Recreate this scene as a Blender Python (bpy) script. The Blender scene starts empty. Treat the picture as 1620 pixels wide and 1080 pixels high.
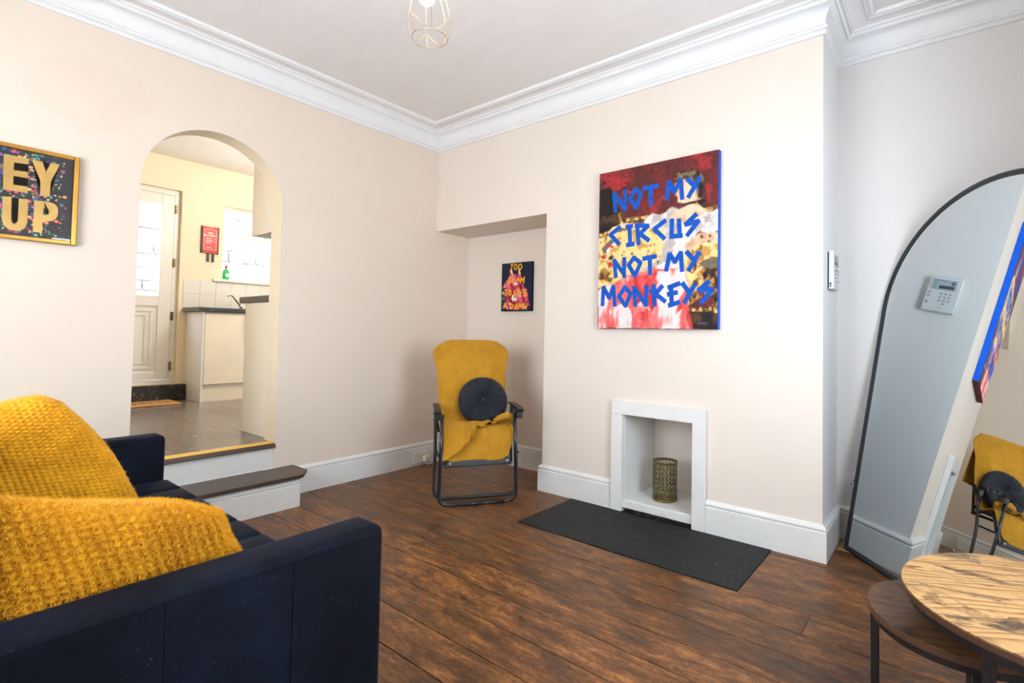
import bpy, bmesh, math, random
import numpy as np
from mathutils import Vector, Matrix, noise as mnoise
random.seed(7)
PI = math.pi

# ------------------------------------------------------------------ camera
sc = bpy.context.scene
COL = sc.collection
cam_d = bpy.data.cameras.new('camera')
cam = bpy.data.objects.new('camera', cam_d)
COL.objects.link(cam)
def cam_axes(yaw, pitch, roll):
    fwd = Vector((-math.sin(yaw), math.cos(yaw), 0)); right = Vector((math.cos(yaw), math.sin(yaw), 0)); up = Vector((0, 0, 1))
    f2 = fwd*math.cos(pitch) + up*math.sin(pitch); u2 = up*math.cos(pitch) - fwd*math.sin(pitch)
    return right*math.cos(roll) + u2*math.sin(roll), u2*math.cos(roll) - right*math.sin(roll), f2
r3, u3, f3 = cam_axes(math.radians(36.718), math.radians(1.802), math.radians(0.978))
mw = Matrix(((r3.x, u3.x, -f3.x, 3.593), (r3.y, u3.y, -f3.y, -2.846), (r3.z, u3.z, -f3.z, 1.12), (0, 0, 0, 1)))
cam.matrix_world = mw
cam_d.sensor_width = 36.0
cam_d.lens = 803.344/1620*36
cam_d.shift_x = -0.05648
cam_d.shift_y = -0.02262
cam_d.clip_start = 0.02
sc.camera = cam

# ------------------------------------------------------------------ light
wd = bpy.data.worlds.new('sky'); sc.world = wd; wd.use_nodes = True
wn = wd.node_tree.nodes
wn['Background'].inputs[0].default_value = (0.86, 0.93, 1.0, 1)
wn['Background'].inputs[1].default_value = 17.0

def area(name, loc, rot, sx, sy, power, color):
    d = bpy.data.lights.new(name, 'AREA'); d.shape = 'RECTANGLE'; d.size = sx; d.size_y = sy
    d.energy = power; d.color = color
    o = bpy.data.objects.new(name, d); COL.objects.link(o); o.location = loc; o.rotation_euler = rot
    return o
# daylight at the window of the right wall (behind the camera's right shoulder)
area('daylight_front_window', (4.28, -1.32, 1.46), (0, PI/2, 0), 1.34, 1.2, 47, (0.68, 0.84, 1.0))
# daylight at the back wall window behind the camera
area('daylight_rear_window', (1.7, -4.08, 1.55), (PI/2, 0, 0), 1.9, 1.5, 9, (0.92, 0.96, 1.0))
# sky light entering by the kitchen door and window (portals only guide the sampling of the sky)
for nm, loc, sx, sy in (('sky_portal_kitchen_window', (-3.08, -0.12, 2.08), 0.86, 1.04), ('sky_portal_kitchen_door', (-3.02, -1.45, 1.92), 0.95, 0.5)):
    p_ = area(nm, loc, (0, -PI/2, 0), sx, sy, 1, (1, 1, 1)); p_.data.cycles.is_portal = True
sc.view_settings.view_transform = 'Standard'
sc.view_settings.look = 'None'
sc.view_settings.gamma = 1.0
sc.view_settings.exposure = -0.41
sc.view_settings.use_curve_mapping = False
sc.cycles.use_denoising = True
sc.cycles.max_bounces = 10
sc.cycles.diffuse_bounces = 6
sc.cycles.sample_clamp_indirect = 6.0
sc.cycles.caustics_reflective = False
sc.cycles.caustics_refractive = False

# ------------------------------------------------------------------ materials
def srgb(r, g, b):
    f = lambda c: (c/255/12.92) if c/255 <= 0.04045 else ((c/255+0.055)/1.055)**2.4
    return (f(r), f(g), f(b), 1.0)
MATS = {}
class NT:
    def __init__(self, name):
        self.m = bpy.data.materials.new(name); self.m.use_nodes = True
        self.t = self.m.node_tree; self.n = self.t.nodes; self.b = self.n['Principled BSDF']
        MATS[name] = self.m
    def add(self, kind, **kw):
        x = self.n.new(kind)
        for k, v in kw.items(): setattr(x, k, v)
        return x
    def link(self, a, b): self.t.links.new(a, b)
    def coord(self, which='Object', scale=(1, 1, 1), rot=(0, 0, 0), loc=(0, 0, 0)):
        c = self.add('ShaderNodeTexCoord'); m = self.add('ShaderNodeMapping')
        m.inputs['Scale'].default_value = scale; m.inputs['Rotation'].default_value = rot; m.inputs['Location'].default_value = loc
        self.link(c.outputs[which], m.inputs['Vector']); return m.outputs['Vector']
    def noise(self, vec, scale, detail=4, rough=0.55, dist=0.0):
        x = self.add('ShaderNodeTexNoise'); x.inputs['Scale'].default_value = scale; x.inputs['Detail'].default_value = detail
        x.inputs['Roughness'].default_value = rough; x.inputs['Distortion'].default_value = dist
        if vec is not None: self.link(vec, x.inputs['Vector'])
        return x.outputs['Fac']
    def ramp(self, fac, stops, interp='LINEAR'):
        x = self.add('ShaderNodeValToRGB'); x.color_ramp.interpolation = interp
        e = x.color_ramp.elements
        while len(e) < len(stops): e.new(0.5)
        for i, (p, c) in enumerate(stops):
            e[i].position = p; e[i].color = c if len(c) == 4 else (*c, 1)
        self.link(fac, x.inputs['Fac']); return x.outputs['Color']
    def mix(self, fac, a, b, mode='MIX'):
        x = self.add('ShaderNodeMix', data_type='RGBA', blend_type=mode)
        for v, i in ((fac, 0), (a, 6), (b, 7)):
            if isinstance(v, (int, float)): x.inputs[i].default_value = v
            elif isinstance(v, tuple): x.inputs[i].default_value = v
            else: self.link(v, x.inputs[i])
        return x.outputs[2]
    def math(self, op, a, b=0.0, c=0.0):
        x = self.add('ShaderNodeMath', operation=op)
        for i, v in enumerate((a, b, c)):
            if isinstance(v, (int, float)): x.inputs[i].default_value = v
            else: self.link(v, x.inputs[i])
        return x.outputs[0]
    def bump(self, h, strength=0.3, dist=0.01, normal=None):
        x = self.add('ShaderNodeBump'); x.inputs['Strength'].default_value = strength; x.inputs['Distance'].default_value = dist
        self.link(h, x.inputs['Height'])
        if normal is not None: self.link(normal, x.inputs['Normal'])
        return x.outputs['Normal']
    def out(self, color=None, rough=None, normal=None, **kw):
        b = self.b
        for v, k in ((color, 'Base Color'), (rough, 'Roughness'), (normal, 'Normal')):
            if v is None: continue
            if isinstance(v, (int, float, tuple)): b.inputs[k].default_value = v
            else: self.link(v, b.inputs[k])
        for k, v in kw.items():
            k = k.replace('_', ' ')
            if isinstance(v, (int, float, tuple)): b.inputs[k].default_value = v
            else: self.link(v, b.inputs[k])
        return self.m

def plain(name, col, rough=0.5, metal=0.0, var=0.06, scale=30, bump=0.0, **kw):
    t = NT(name); v = t.coord()
    n = t.noise(v, scale, 4)
    dark = tuple(c*(1-var) for c in col[:3])+(1,); lite = tuple(min(1, c*(1+var)) for c in col[:3])+(1,)
    c = t.ramp(n, [(0.3, dark), (0.7, lite)])
    nm = t.bump(t.noise(v, scale*4, 3), bump, 0.002) if bump else None
    return t.out(c, rough, nm, Metallic=metal, **kw)

def paint_wall(name, base, stain=None):
    t = NT(name); v = t.coord()
    big = t.noise(v, 1.3, 5, 0.6); fine = t.noise(v, 90, 3)
    lo = tuple(c*0.95 for c in base[:3])+(1,)
    c = t.ramp(big, [(0.3, lo), (0.7, base)])
    sc_ = t.noise(t.coord(scale=(3, 3, 14)), 5, 6, 0.7)
    c = t.mix(t.ramp(sc_, [(0.70, (0, 0, 0, 1)), (0.78, (0.22, 0.22, 0.22, 1))]), c, tuple(x*0.84 for x in base[:3])+(1,))
    if stain:
        # damp patch: a blob with a ragged edge
        vv = t.coord(loc=tuple(-x for x in stain[0]))
        g = t.add('ShaderNodeVectorMath', operation='LENGTH')
        mm = t.add('ShaderNodeMapping'); mm.inputs['Scale'].default_value = stain[1]; t.link(vv, mm.inputs['Vector'])
        t.link(mm.outputs[0], g.inputs[0])
        d = t.math('ADD', g.outputs['Value'], t.math('MULTIPLY', t.math('SUBTRACT', t.noise(v, 6, 4), 0.5), 0.9))
        c = t.mix(t.ramp(d, [(0.93, (0.75, 0.75, 0.75, 1)), (1.0, (0, 0, 0, 1))]), c, stain[2])
    nm = t.bump(fine, 0.08, 0.002, t.bump(t.noise(v, 7, 4), 0.10, 0.008))
    return t.out(c, 0.62, nm)

paint_wall('wall_paint', (0.80, 0.692, 0.582, 1), stain=((0, -2.25, 2.34), (1, 3.9, 5.2), (0.765, 0.645, 0.525, 1)))
paint_wall('chimney_paint', (0.82, 0.735, 0.65, 1))
paint_wall('cool_daylit_paint', (0.77, 0.745, 0.725, 1))  # cool cast of the window daylight mixed into the wall colour
paint_wall('return_daylit_paint', (0.90, 0.89, 0.88, 1))  # same wall, colour lightened so the chimney's side face looks daylit
paint_wall('kitchen_paint', (0.90, 0.79, 0.60, 1))
plain('white_gloss', (0.82, 0.82, 0.80, 1), 0.32, var=0.03, scale=6, bump=0.04)
plain('cornice_white', (0.86, 0.86, 0.86, 1), 0.5, var=0.02, scale=5)
def scuffed():
    t = NT('scuffed_white'); v = t.coord(scale=(1, 1, 1))
    n = t.noise(t.coord(scale=(6, 3, 10)), 4, 8, 0.7)
    c = t.ramp(n, [(0.3, (0.80, 0.79, 0.76, 1)), (0.62, (0.78, 0.76, 0.72, 1)), (0.76, (0.55, 0.50, 0.44, 1))])
    t.out(c, 0.4)
scuffed()
def ceiling_mat():
    t = NT('ceiling_paint'); v = t.coord()
    n = t.noise(t.coord(scale=(1, 2.5, 1), rot=(0, 0, 0.5)), 3, 6, 0.6)
    nm = t.bump(t.noise(t.coord(scale=(30, 80, 1), rot=(0, 0, 0.6)), 1.5, 4, 0.6), 0.25, 0.004, t.bump(n, 0.2, 0.01))
    t.out(t.ramp(n, [(0.3, (0.84, 0.815, 0.80, 1)), (0.7, (0.88, 0.855, 0.84, 1))]), 0.8, nm)
ceiling_mat()
def floor_wood():
    t = NT('floor_wood')
    oi = t.add('ShaderNodeObjectInfo')
    c0 = t.add('ShaderNodeTexCoord')
    off = t.add('ShaderNodeVectorMath', operation='MULTIPLY_ADD')
    t.link(oi.outputs['Random'], off.inputs[0]); off.inputs[1].default_value = (37.0, 11.0, 5.0)
    t.link(c0.outputs['Object'], off.inputs[2])
    def mp(scale):
        m = t.add('ShaderNodeMapping'); m.inputs['Scale'].default_value = scale; t.link(off.outputs[0], m.inputs['Vector']); return m.outputs[0]
    grain = t.noise(mp((2.4, 58, 10)), 2.2, 8, 0.68, 0.7)
    fine = t.noise(mp((26, 210, 30)), 2.0, 6, 0.72)
    blot = t.noise(mp((3.0, 9.0, 3)), 2.0, 9, 0.74, 0.15)
    gran = t.noise(mp((14, 46, 12)), 2.6, 7, 0.80)
    speck = t.noise(mp((30, 60, 30)), 3.2, 3, 0.7)
    base = t.ramp(blot, [(0.31, (0.030, 0.013, 0.006, 1)), (0.44, (0.120, 0.050, 0.017, 1)), (0.55, (0.25, 0.105, 0.031, 1)), (0.69, (0.50, 0.23, 0.072, 1))])
    g = t.ramp(grain, [(0.34, (0.35, 0.33, 0.32, 1)), (0.60, (1.0, 1.0, 1.0, 1))])
    c = t.mix(0.85, base, g, 'MULTIPLY')
    f = t.ramp(fine, [(0.36, (0.42, 0.40, 0.39, 1)), (0.62, (1.30, 1.27, 1.22, 1))])
    c = t.mix(0.7, c, f, 'MULTIPLY')
    c = t.mix(0.8, c, t.ramp(gran, [(0.38, (0.45, 0.43, 0.42, 1)), (0.62, (1.35, 1.32, 1.28, 1))]), 'MULTIPLY')
    rv = t.ramp(oi.outputs['Random'], [(0.0, (0.72, 0.70, 0.68, 1)), (1.0, (1.18, 1.14, 1.08, 1))])
    c = t.mix(1.0, c, rv, 'MULTIPLY')
    c = t.mix(t.ramp(speck, [(0.785, (0, 0, 0, 1)), (0.80, (0.55, 0.55, 0.55, 1))]), c, (0.42, 0.36, 0.30, 1))
    r = t.ramp(blot, [(0.3, (0.30, 0.30, 0.30, 1)), (0.75, (0.50, 0.50, 0.50, 1))])
    nm = t.bump(grain, 0.16, 0.003, t.bump(fine, 0.1, 0.001))
    t.out(c, r, nm, Specular_IOR_Level=0.42)
floor_wood()
def dark_wood(name, lo, hi, rough=0.35):
    t = NT(name)
    g = t.noise(t.coord(scale=(30, 3, 10)), 2.0, 6, 0.6, 0.5)
    t.out(t.ramp(g, [(0.3, lo), (0.7, hi)]), rough, t.bump(g, 0.15, 0.002))
dark_wood('tread_wood', (0.022, 0.012, 0.008, 1), (0.085, 0.045, 0.026, 1), 0.35)
dark_wood('pine_patch', (0.24, 0.15, 0.06, 1), (0.42, 0.28, 0.12, 1), 0.6)
def rustic(name, amp):
    t = NT(name)
    v = t.coord(scale=(1, 1, 1), rot=(0, 0, -0.45))
    m = t.add('ShaderNodeMapping'); m.inputs['Scale'].default_value = (1.1, 4.6, 1.0); t.link(v, m.inputs['Vector'])
    wv = t.add('ShaderNodeTexWave', wave_type='BANDS', bands_direction='Y', wave_profile='SAW')
    wv.inputs['Scale'].default_value = 2.2; wv.inputs['Distortion'].default_value = 15.0; wv.inputs['Detail'].default_value = 2.0; wv.inputs['Detail Scale'].default_value = 1.1; wv.inputs['Detail Roughness'].default_value = 0.55
    t.link(m.outputs[0], wv.inputs['Vector'])
    rings = t.ramp(wv.outputs['Fac'], [(0.0, (0.80, 0.52, 0.24, 1)), (0.55, (0.74, 0.46, 0.20, 1)), (0.85, (0.50, 0.28, 0.11, 1)), (1.0, (0.26, 0.13, 0.05, 1))])
    fine = t.noise(t.coord(scale=(6, 150, 1), rot=(0, 0, -0.45)), 3, 5, 0.6)
    c = t.mix(0.6, rings, t.ramp(fine, [(0.35, (0.55, 0.50, 0.46, 1)), (0.6, (1, 1, 1, 1))]), 'MULTIPLY')
    burn = t.noise(t.coord(scale=(2.2, 5.0, 1), rot=(0, 0, -0.45)), 2.6, 6, 0.7, 0.6)
    c = t.mix(t.ramp(burn, [(0.53, (0, 0, 0, 1)), (0.65, (0.95, 0.95, 0.95, 1))]), c, (0.055, 0.034, 0.024, 1))
    c = t.mix(1.0, c, (amp[0], amp[1], amp[2], 1), 'MULTIPLY')
    t.out(c, 0.42, t.bump(fine, 0.12, 0.001))
rustic('rustic_top', (0.62, 0.56, 0.47))
rustic('rustic_shelf', (0.20, 0.15, 0.125))
plain('table_edge', (0.095, 0.042, 0.022, 1), 0.45, var=0.35, scale=14)
plain('black_metal', (0.012, 0.012, 0.014, 1), 0.42, var=0.1)
plain('blue_black_tube', (0.010, 0.014, 0.020, 1), 0.25, metal=0.0, var=0.1)
plain('black_plastic', (0.006, 0.006, 0.007, 1), 0.45, var=0.1)
plain('rivet_steel', (0.62, 0.62, 0.62, 1), 0.3, metal=1.0)
plain('chrome', (0.75, 0.76, 0.78, 1), 0.15, metal=1.0)
plain('brass_strip', (0.80, 0.52, 0.11, 1), 0.35, metal=0.6)
plain('aluminium', (0.55, 0.55, 0.56, 1), 0.4, metal=0.8)
plain('mirror_frame', (0.012, 0.014, 0.02, 1), 0.38, var=0.15)
t = NT('mirror_glass'); t.out((0.90, 0.955, 0.96, 1), 0.0, None, Metallic=1.0)
def slate():
    t = NT('hearth_slate'); v = t.coord()
    n = t.noise(v, 9, 6, 0.65)
    sp = t.noise(t.coord(scale=(1, 1, 1)), 60, 3, 0.8)
    c = t.ramp(n, [(0.3, (0.010, 0.010, 0.011, 1)), (0.72, (0.024, 0.024, 0.025, 1))])
    c = t.mix(t.ramp(sp, [(0.655, (0, 0, 0, 1)), (0.69, (0.7, 0.7, 0.7, 1))]), c, (0.26, 0.26, 0.25, 1))
    t.out(c, t.ramp(n, [(0.3, (0.55,)*3+(1,)), (0.7, (0.75,)*3+(1,))]), t.bump(n, 0.3, 0.004), Specular_IOR_Level=0.22)
slate()
def rubble():
    t = NT('rubble'); n = t.noise(t.coord(), 60, 5, 0.7)
    t.out(t.ramp(n, [(0.35, (0.02, 0.015, 0.012, 1)), (0.55, (0.10, 0.065, 0.045, 1)), (0.75, (0.30, 0.25, 0.20, 1))]), 0.9, t.bump(n, 0.6, 0.01))
rubble()
def velvet():
    t = NT('navy_velvet'); v = t.coord()
    n = t.noise(t.coord(scale=(3, 3, 3)), 1.6, 5, 0.6, 0.4)
    f = t.noise(v, 420, 2)
    c = t.ramp(n, [(0.30, (0.0026, 0.0030, 0.0050, 1)), (0.52, (0.0042, 0.0066, 0.0145, 1)), (0.80, (0.0065, 0.0125, 0.029, 1))])
    lint = t.noise(v, 75, 2, 0.9)
    c = t.mix(t.ramp(lint, [(0.715, (0, 0, 0, 1)), (0.735, (0.4, 0.4, 0.4, 1))]), c, (0.18, 0.20, 0.25, 1))
    t.out(c, 0.75, t.bump(f, 0.25, 0.001, t.bump(n, 0.25, 0.02)), Sheen_Weight=0.10, Sheen_Roughness=0.30, Sheen_Tint=(0.14, 0.22, 0.42, 1), Specular_IOR_Level=0.12)
velvet()
plain('velvet_seam', (0.006, 0.008, 0.016, 1), 0.9, Specular_IOR_Level=0.1)
t = NT('navy_cushion'); v = t.coord(); n = t.noise(v, 60, 3)
t.out(t.ramp(n, [(0.3, (0.004, 0.005, 0.009, 1)), (0.7, (0.010, 0.013, 0.022, 1))]), 0.75, t.bump(t.noise(v, 500, 2), 0.2, 0.001), Sheen_Weight=0.22, Sheen_Tint=(0.3, 0.38, 0.55, 1), Sheen_Roughness=0.4)
def plush(name, cols):
    t = NT(name); v = t.coord()
    n = t.noise(v, 13, 5, 0.6); f = t.noise(v, 260, 3, 0.7)
    c = t.mix(0.45, t.ramp(n, [(0.3, cols[0]), (0.7, cols[1])]), t.ramp(f, [(0.3, cols[0]), (0.7, cols[2])]))
    t.out(c, 0.85, t.bump(f, 0.5, 0.004), Sheen_Weight=0.35, Sheen_Tint=(1.0, 0.75, 0.3, 1), Specular_IOR_Level=0.15)
plush('plush_yellow', [(0.58, 0.24, 0.003, 1), (0.82, 0.39, 0.008, 1), (0.93, 0.52, 0.03, 1)])
plush('plush_pile', [(0.70, 0.31, 0.006, 1), (0.92, 0.49, 0.016, 1), (0.96, 0.61, 0.07, 1)])
def knit():
    t = NT('knit_mustard')
    n = t.noise(t.coord(), 10, 4); f = t.noise(t.coord(), 300, 3, 0.7)
    c = t.ramp(n, [(0.3, (0.38, 0.180, 0.014, 1)), (0.7, (0.50, 0.250, 0.022, 1))])
    t.out(c, 0.9, t.bump(f, 0.35, 0.003), Sheen_Weight=0.15, Sheen_Tint=(1, 0.8, 0.4, 1), Specular_IOR_Level=0.12)
knit()
plain('sling_grey', (0.055, 0.058, 0.065, 1), 0.7, var=0.2, scale=120)
plain('fabric_grey', (0.16, 0.155, 0.15, 1), 0.8, var=0.1)
plain('gold_frame', (0.46, 0.235, 0.045, 1), 0.3, metal=0.75, var=0.12, scale=12)
plain('gold_foil', (0.56, 0.34, 0.095, 1), 0.34, metal=0.55, var=0.12, scale=9)
plain('print_navy', (0.009, 0.011, 0.017, 1), 0.5)
plain('antique_brass', (0.20, 0.155, 0.060, 1), 0.36, metal=0.9, var=0.3, scale=25)
plain('plastic_white', (0.80, 0.82, 0.84, 1), 0.35, var=0.02)
plain('plastic_cream', (0.76, 0.72, 0.64, 1), 0.4, var=0.03)
plain('upvc_white', (0.84, 0.83, 0.80, 1), 0.3, var=0.03, scale=4)
plain('unit_cream', (0.86, 0.80, 0.68, 1), 0.4, var=0.03, scale=4)
plain('unit_white', (0.84, 0.85, 0.86, 1), 0.35, var=0.03, scale=4)
plain('tile_splash', (0.80, 0.79, 0.76, 1), 0.25, var=0.05, scale=140)
def granite(name):
    t = NT(name); v = t.coord(); sp = t.noise(v, 130, 3, 0.8)
    t.out(t.ramp(sp, [(0.42, (0.012, 0.012, 0.013, 1)), (0.60, (0.05, 0.05, 0.052, 1)), (0.70, (0.34, 0.34, 0.34, 1))]), 0.35)
granite('worktop_black')
def sill_stone():
    t = NT('sill_stone'); v = t.coord(); sp = t.noise(v, 34, 6, 0.75)
    t.out(t.ramp(sp, [(0.42, (0.010, 0.010, 0.010, 1)), (0.58, (0.03, 0.028, 0.026, 1)), (0.70, (0.42, 0.39, 0.34, 1))]), 0.75)
sill_stone()
def vinyl():
    t = NT('kitchen_tile'); oi = t.add('ShaderNodeObjectInfo')
    c0 = t.add('ShaderNodeTexCoord'); off = t.add('ShaderNodeVectorMath', operation='MULTIPLY_ADD')
    t.link(oi.outputs['Random'], off.inputs[0]); off.inputs[1].default_value = (17, 23, 3); t.link(c0.outputs['Object'], off.inputs[2])
    m = t.add('ShaderNodeMapping'); m.inputs['Scale'].default_value = (4, 18, 4); t.link(off.outputs[0], m.inputs[0])
    n = t.noise(m.outputs[0], 1.3, 6, 0.65, 0.4)
    c = t.ramp(n, [(0.3, (0.10, 0.078, 0.072, 1)), (0.55, (0.19, 0.155, 0.145, 1)), (0.75, (0.28, 0.24, 0.225, 1))])
    c = t.mix(1.0, c, t.ramp(oi.outputs['Random'], [(0, (0.85,)*3+(1,)), (1, (1.12,)*3+(1,))]), 'MULTIPLY')
    t.out(c, 0.20, t.bump(n, 0.04, 0.002), Specular_IOR_Level=0.6)
vinyl()
plain('coir', (0.46, 0.24, 0.085, 1), 0.95, var=0.35, scale=90, bump=0.5)
plain('blanket_red', (0.72, 0.022, 0.018, 1), 0.45, var=0.08)
plain('print_white', (0.85, 0.85, 0.85, 1), 0.5, var=0.02)
plain('bottle_green', (0.01, 0.42, 0.13, 1), 0.25)
plain('cap_red', (0.68, 0.02, 0.03, 1), 0.35)
plain('leaf_green', (0.10, 0.32, 0.05, 1), 0.6, var=0.3)
plain('petal_yellow', (0.85, 0.70, 0.05, 1), 0.6)
plain('garden_stone', (0.52, 0.53, 0.56, 1), 0.9, var=0.4, scale=3, bump=0.3)
plain('copper_wire', (0.42, 0.25, 0.13, 1), 0.3, metal=1.0)
plain('lcd_dark', (0.045, 0.05, 0.05, 1), 0.3)
plain('panel_blue', (0.42, 0.53, 0.60, 1), 0.4)
plain('logo_navy', (0.015, 0.04, 0.09, 1), 0.4)
plain('button_grey', (0.36, 0.38, 0.37, 1), 0.5)
plain('button_red', (0.42, 0.20, 0.20, 1), 0.5)
plain('button_amber', (0.50, 0.36, 0.25, 1), 0.5)
plain('button_teal', (0.14, 0.26, 0.32, 1), 0.5)
def clear_glass(name, tint=(1, 1, 1, 1), gl=0.08):
    t = NT(name); t.n.remove(t.b)
    tr = t.add('ShaderNodeBsdfTransparent'); tr.inputs[0].default_value = tint
    g = t.add('ShaderNodeBsdfGlossy'); g.inputs['Roughness'].default_value = 0.02
    lw = t.add('ShaderNodeLayerWeight'); fc = t.math('MULTIPLY_ADD', t.math('POWER', lw.outputs['Facing'], 4.0), 0.6, 0.035)
    mx = t.add('ShaderNodeMixShader'); t.link(fc, mx.inputs[0]); t.link(tr.outputs[0], mx.inputs[1]); t.link(g.outputs[0], mx.inputs[2])
    t.link(mx.outputs[0], t.n['Material Output'].inputs[0])
clear_glass('clear_glass')
t = NT('bulb_glow'); t.out((1, 1, 1, 1), 0.5, None, Emission_Color=(1.0, 0.77, 0.50, 1), Emission_Strength=146.0)
t = NT('kitchen_fill_glow'); t.out((1, 1, 1, 1), 0.5, None, Emission_Color=(1.0, 0.93, 0.82, 1), Emission_Strength=185.0)  # emission of the added kitchen globe
ART = dict(maroon=(88, 40, 38), red=(112, 40, 40), redlight=(150, 44, 48), black=(34, 28, 27), gold=(176, 128, 58), umber=(82, 58, 36), cream=(238, 206, 138),
    ochre=(196, 146, 74), teal=(92, 106, 100), white=(232, 226, 222), skin=(240, 200, 168), skindark=(210, 160, 128), blouse=(226, 218, 218), blousegrey=(186, 174, 168),
    hair=(62, 50, 40), hairlight=(120, 102, 76), pinkpale=(240, 214, 212), pink=(230, 118, 116), pinkdeep=(222, 92, 92), dish=(112, 100, 84), rosered=(192, 44, 36), leaf=(88, 96, 42),
    blue=(14, 80, 176), bluedge=(8, 84, 200), rose=(206, 62, 88), rosedark=(150, 34, 60), rosepale=(226, 116, 134), hairred=(74, 34, 30), yellow=(242, 176, 20), navy=(28, 36, 58),
    fl_pink=(232, 60, 120), fl_coral=(228, 78, 70), fl_blue=(60, 84, 180), fl_teal=(52, 134, 150), fl_plum=(92, 38, 78), fl_green=(46, 108, 78), fl_cream=(232, 200, 130), ink=(120, 130, 190))
t = NT('printed_paint'); a_ = t.add('ShaderNodeVertexColor'); a_.layer_name = 'paint'
t.out(a_.outputs['Color'], 0.6, t.bump(t.noise(t.coord(), 160, 4), 0.15, 0.001), Specular_IOR_Level=0.2)
def art_mat(k):
    key = 'art_'+k
    if key in MATS: return MATS[key]
    base_k = k.rstrip('+-='); col = srgb(*ART[base_k]); gain = {'+': 1.45, '-': 0.62, '=': 0.85}.get(k[-1], 1.0)
    col = tuple(min(1.0, c*gain+(0.02 if gain > 1 else 0)) for c in col[:3])+(1,)
    t = NT(key); v = t.coord(scale=(1, 1, 1))
    n = t.noise(t.coord(scale=(9, 9, 22)), 4, 6, 0.65, 0.8)
    var = 0.28 if k not in ('bluedge', 'navy', 'yellow') else 0.12
    t.out(t.ramp(n, [(0.3, tuple(c*(1-var) for c in col[:3])+(1,)), (0.7, tuple(min(1, c*(1+var)+0.01) for c in col[:3])+(1,))]), 0.75, t.bump(n, 0.1, 0.001), Specular_IOR_Level=0.15)
    return MATS[key]

# ------------------------------------------------------------------ mesh helpers
MW = {}
def W(o):
    m = Matrix()
    chain = []
    while o is not None: chain.append(o); o = o.parent
    for x in reversed(chain): m = m @ MW.get(x.name, Matrix())
    return m
def root(name, label=None, cat=None, loc=(0, 0, 0), rotz=0.0, group=None, kind=None, matrix=None):
    o = bpy.data.objects.new(name, None); COL.objects.link(o); o.empty_display_size = 0.05
    m = matrix if matrix is not None else Matrix.Translation(loc) @ Matrix.Rotation(rotz, 4, 'Z')
    o.matrix_local = m; MW[o.name] = m
    if label: o['label'] = label
    if cat: o['category'] = cat
    if group: o['group'] = group
    if kind: o['kind'] = kind
    return o
def obj(name, bm, mats, parent=None, local=False, smooth=False, label=None, cat=None, group=None, kind=None, angle=None, base=None):
    """one bmesh -> one object. Vertices are in world space unless local; they are moved into the parent's space (or to the base point)."""
    me = bpy.data.meshes.new(name)
    off = None
    if parent is not None and not local:
        bm.transform(W(parent).inverted())
    if parent is None and not local and base is not None:
        bm.transform(Matrix.Translation(-Vector(base)))
    bmesh.ops.recalc_face_normals(bm, faces=bm.faces)
    bm.to_mesh(me); bm.free()
    for m in (mats if isinstance(mats, (list, tuple)) else [mats]):
        me.materials.append(MATS[m] if isinstance(m, str) else m)
    o = bpy.data.objects.new(name, me); COL.objects.link(o)
    if parent is not None: o.parent = parent
    elif base is not None: o.location = base
    MW[o.name] = Matrix.Translation(base) if (parent is None and base is not None) else Matrix()
    if smooth:
        for p in me.polygons: p.use_smooth = True
        if angle is not None:
            import math as _m
            bmx = bmesh.new(); bmx.from_mesh(me)
            for e in bmx.edges:
                if len(e.link_faces) == 2 and e.calc_face_angle(0) > angle: e.smooth = False
            bmx.to_mesh(me); bmx.free()
    if label: o['label'] = label
    if cat: o['category'] = cat
    if group: o['group'] = group
    if kind: o['kind'] = kind
    return o
def struct(name, bm, mats, **kw): return obj(name, bm, mats, kind='structure', **kw)
def copyobj(o, parent, loc=None):
    c = o.copy(); COL.objects.link(c); c.parent = parent
    if loc is not None: c.location = loc
    return c

def box(bm, lo, hi, bev=0.0, seg=2, mi=0):
    x0, y0, z0 = lo; x1, y1, z1 = hi
    v = [bm.verts.new(p) for p in ((x0, y0, z0), (x1, y0, z0), (x1, y1, z0), (x0, y1, z0), (x0, y0, z1), (x1, y0, z1), (x1, y1, z1), (x0, y1, z1))]
    fs = [bm.faces.new([v[i] for i in f]) for f in ((0, 3, 2, 1), (4, 5, 6, 7), (0, 1, 5, 4), (1, 2, 6, 5), (2, 3, 7, 6), (3, 0, 4, 7))]
    for f in fs: f.material_index = mi
    if bev > 0:
        es = list({e for f in fs for e in f.edges})
        r = bmesh.ops.bevel(bm, geom=es, offset=bev, segments=seg, affect='EDGES', profile=0.5)
        for f in r['faces']: f.material_index = mi
    return fs
def Box(lo, hi, bev=0.0, seg=2):
    bm = bmesh.new(); box(bm, lo, hi, bev, seg); return bm
def prism(bm, pts, axis, a, b, mi=0):
    """extrude a polygon (2-D points in the two other axes, in order) along axis from a to b"""
    def P(p, t): return {'x': (t, p[0], p[1]), 'y': (p[0], t, p[1]), 'z': (p[0], p[1], t)}[axis]
    lo = [bm.verts.new(P(p, a)) for p in pts]; hi = [bm.verts.new(P(p, b)) for p in pts]
    n = len(pts)
    fs = [bm.faces.new(lo[::-1]), bm.faces.new(hi)]
    for i in range(n): fs.append(bm.faces.new((lo[i], lo[(i+1) % n], hi[(i+1) % n], hi[i])))
    for f in fs: f.material_index = mi
    return fs
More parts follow.
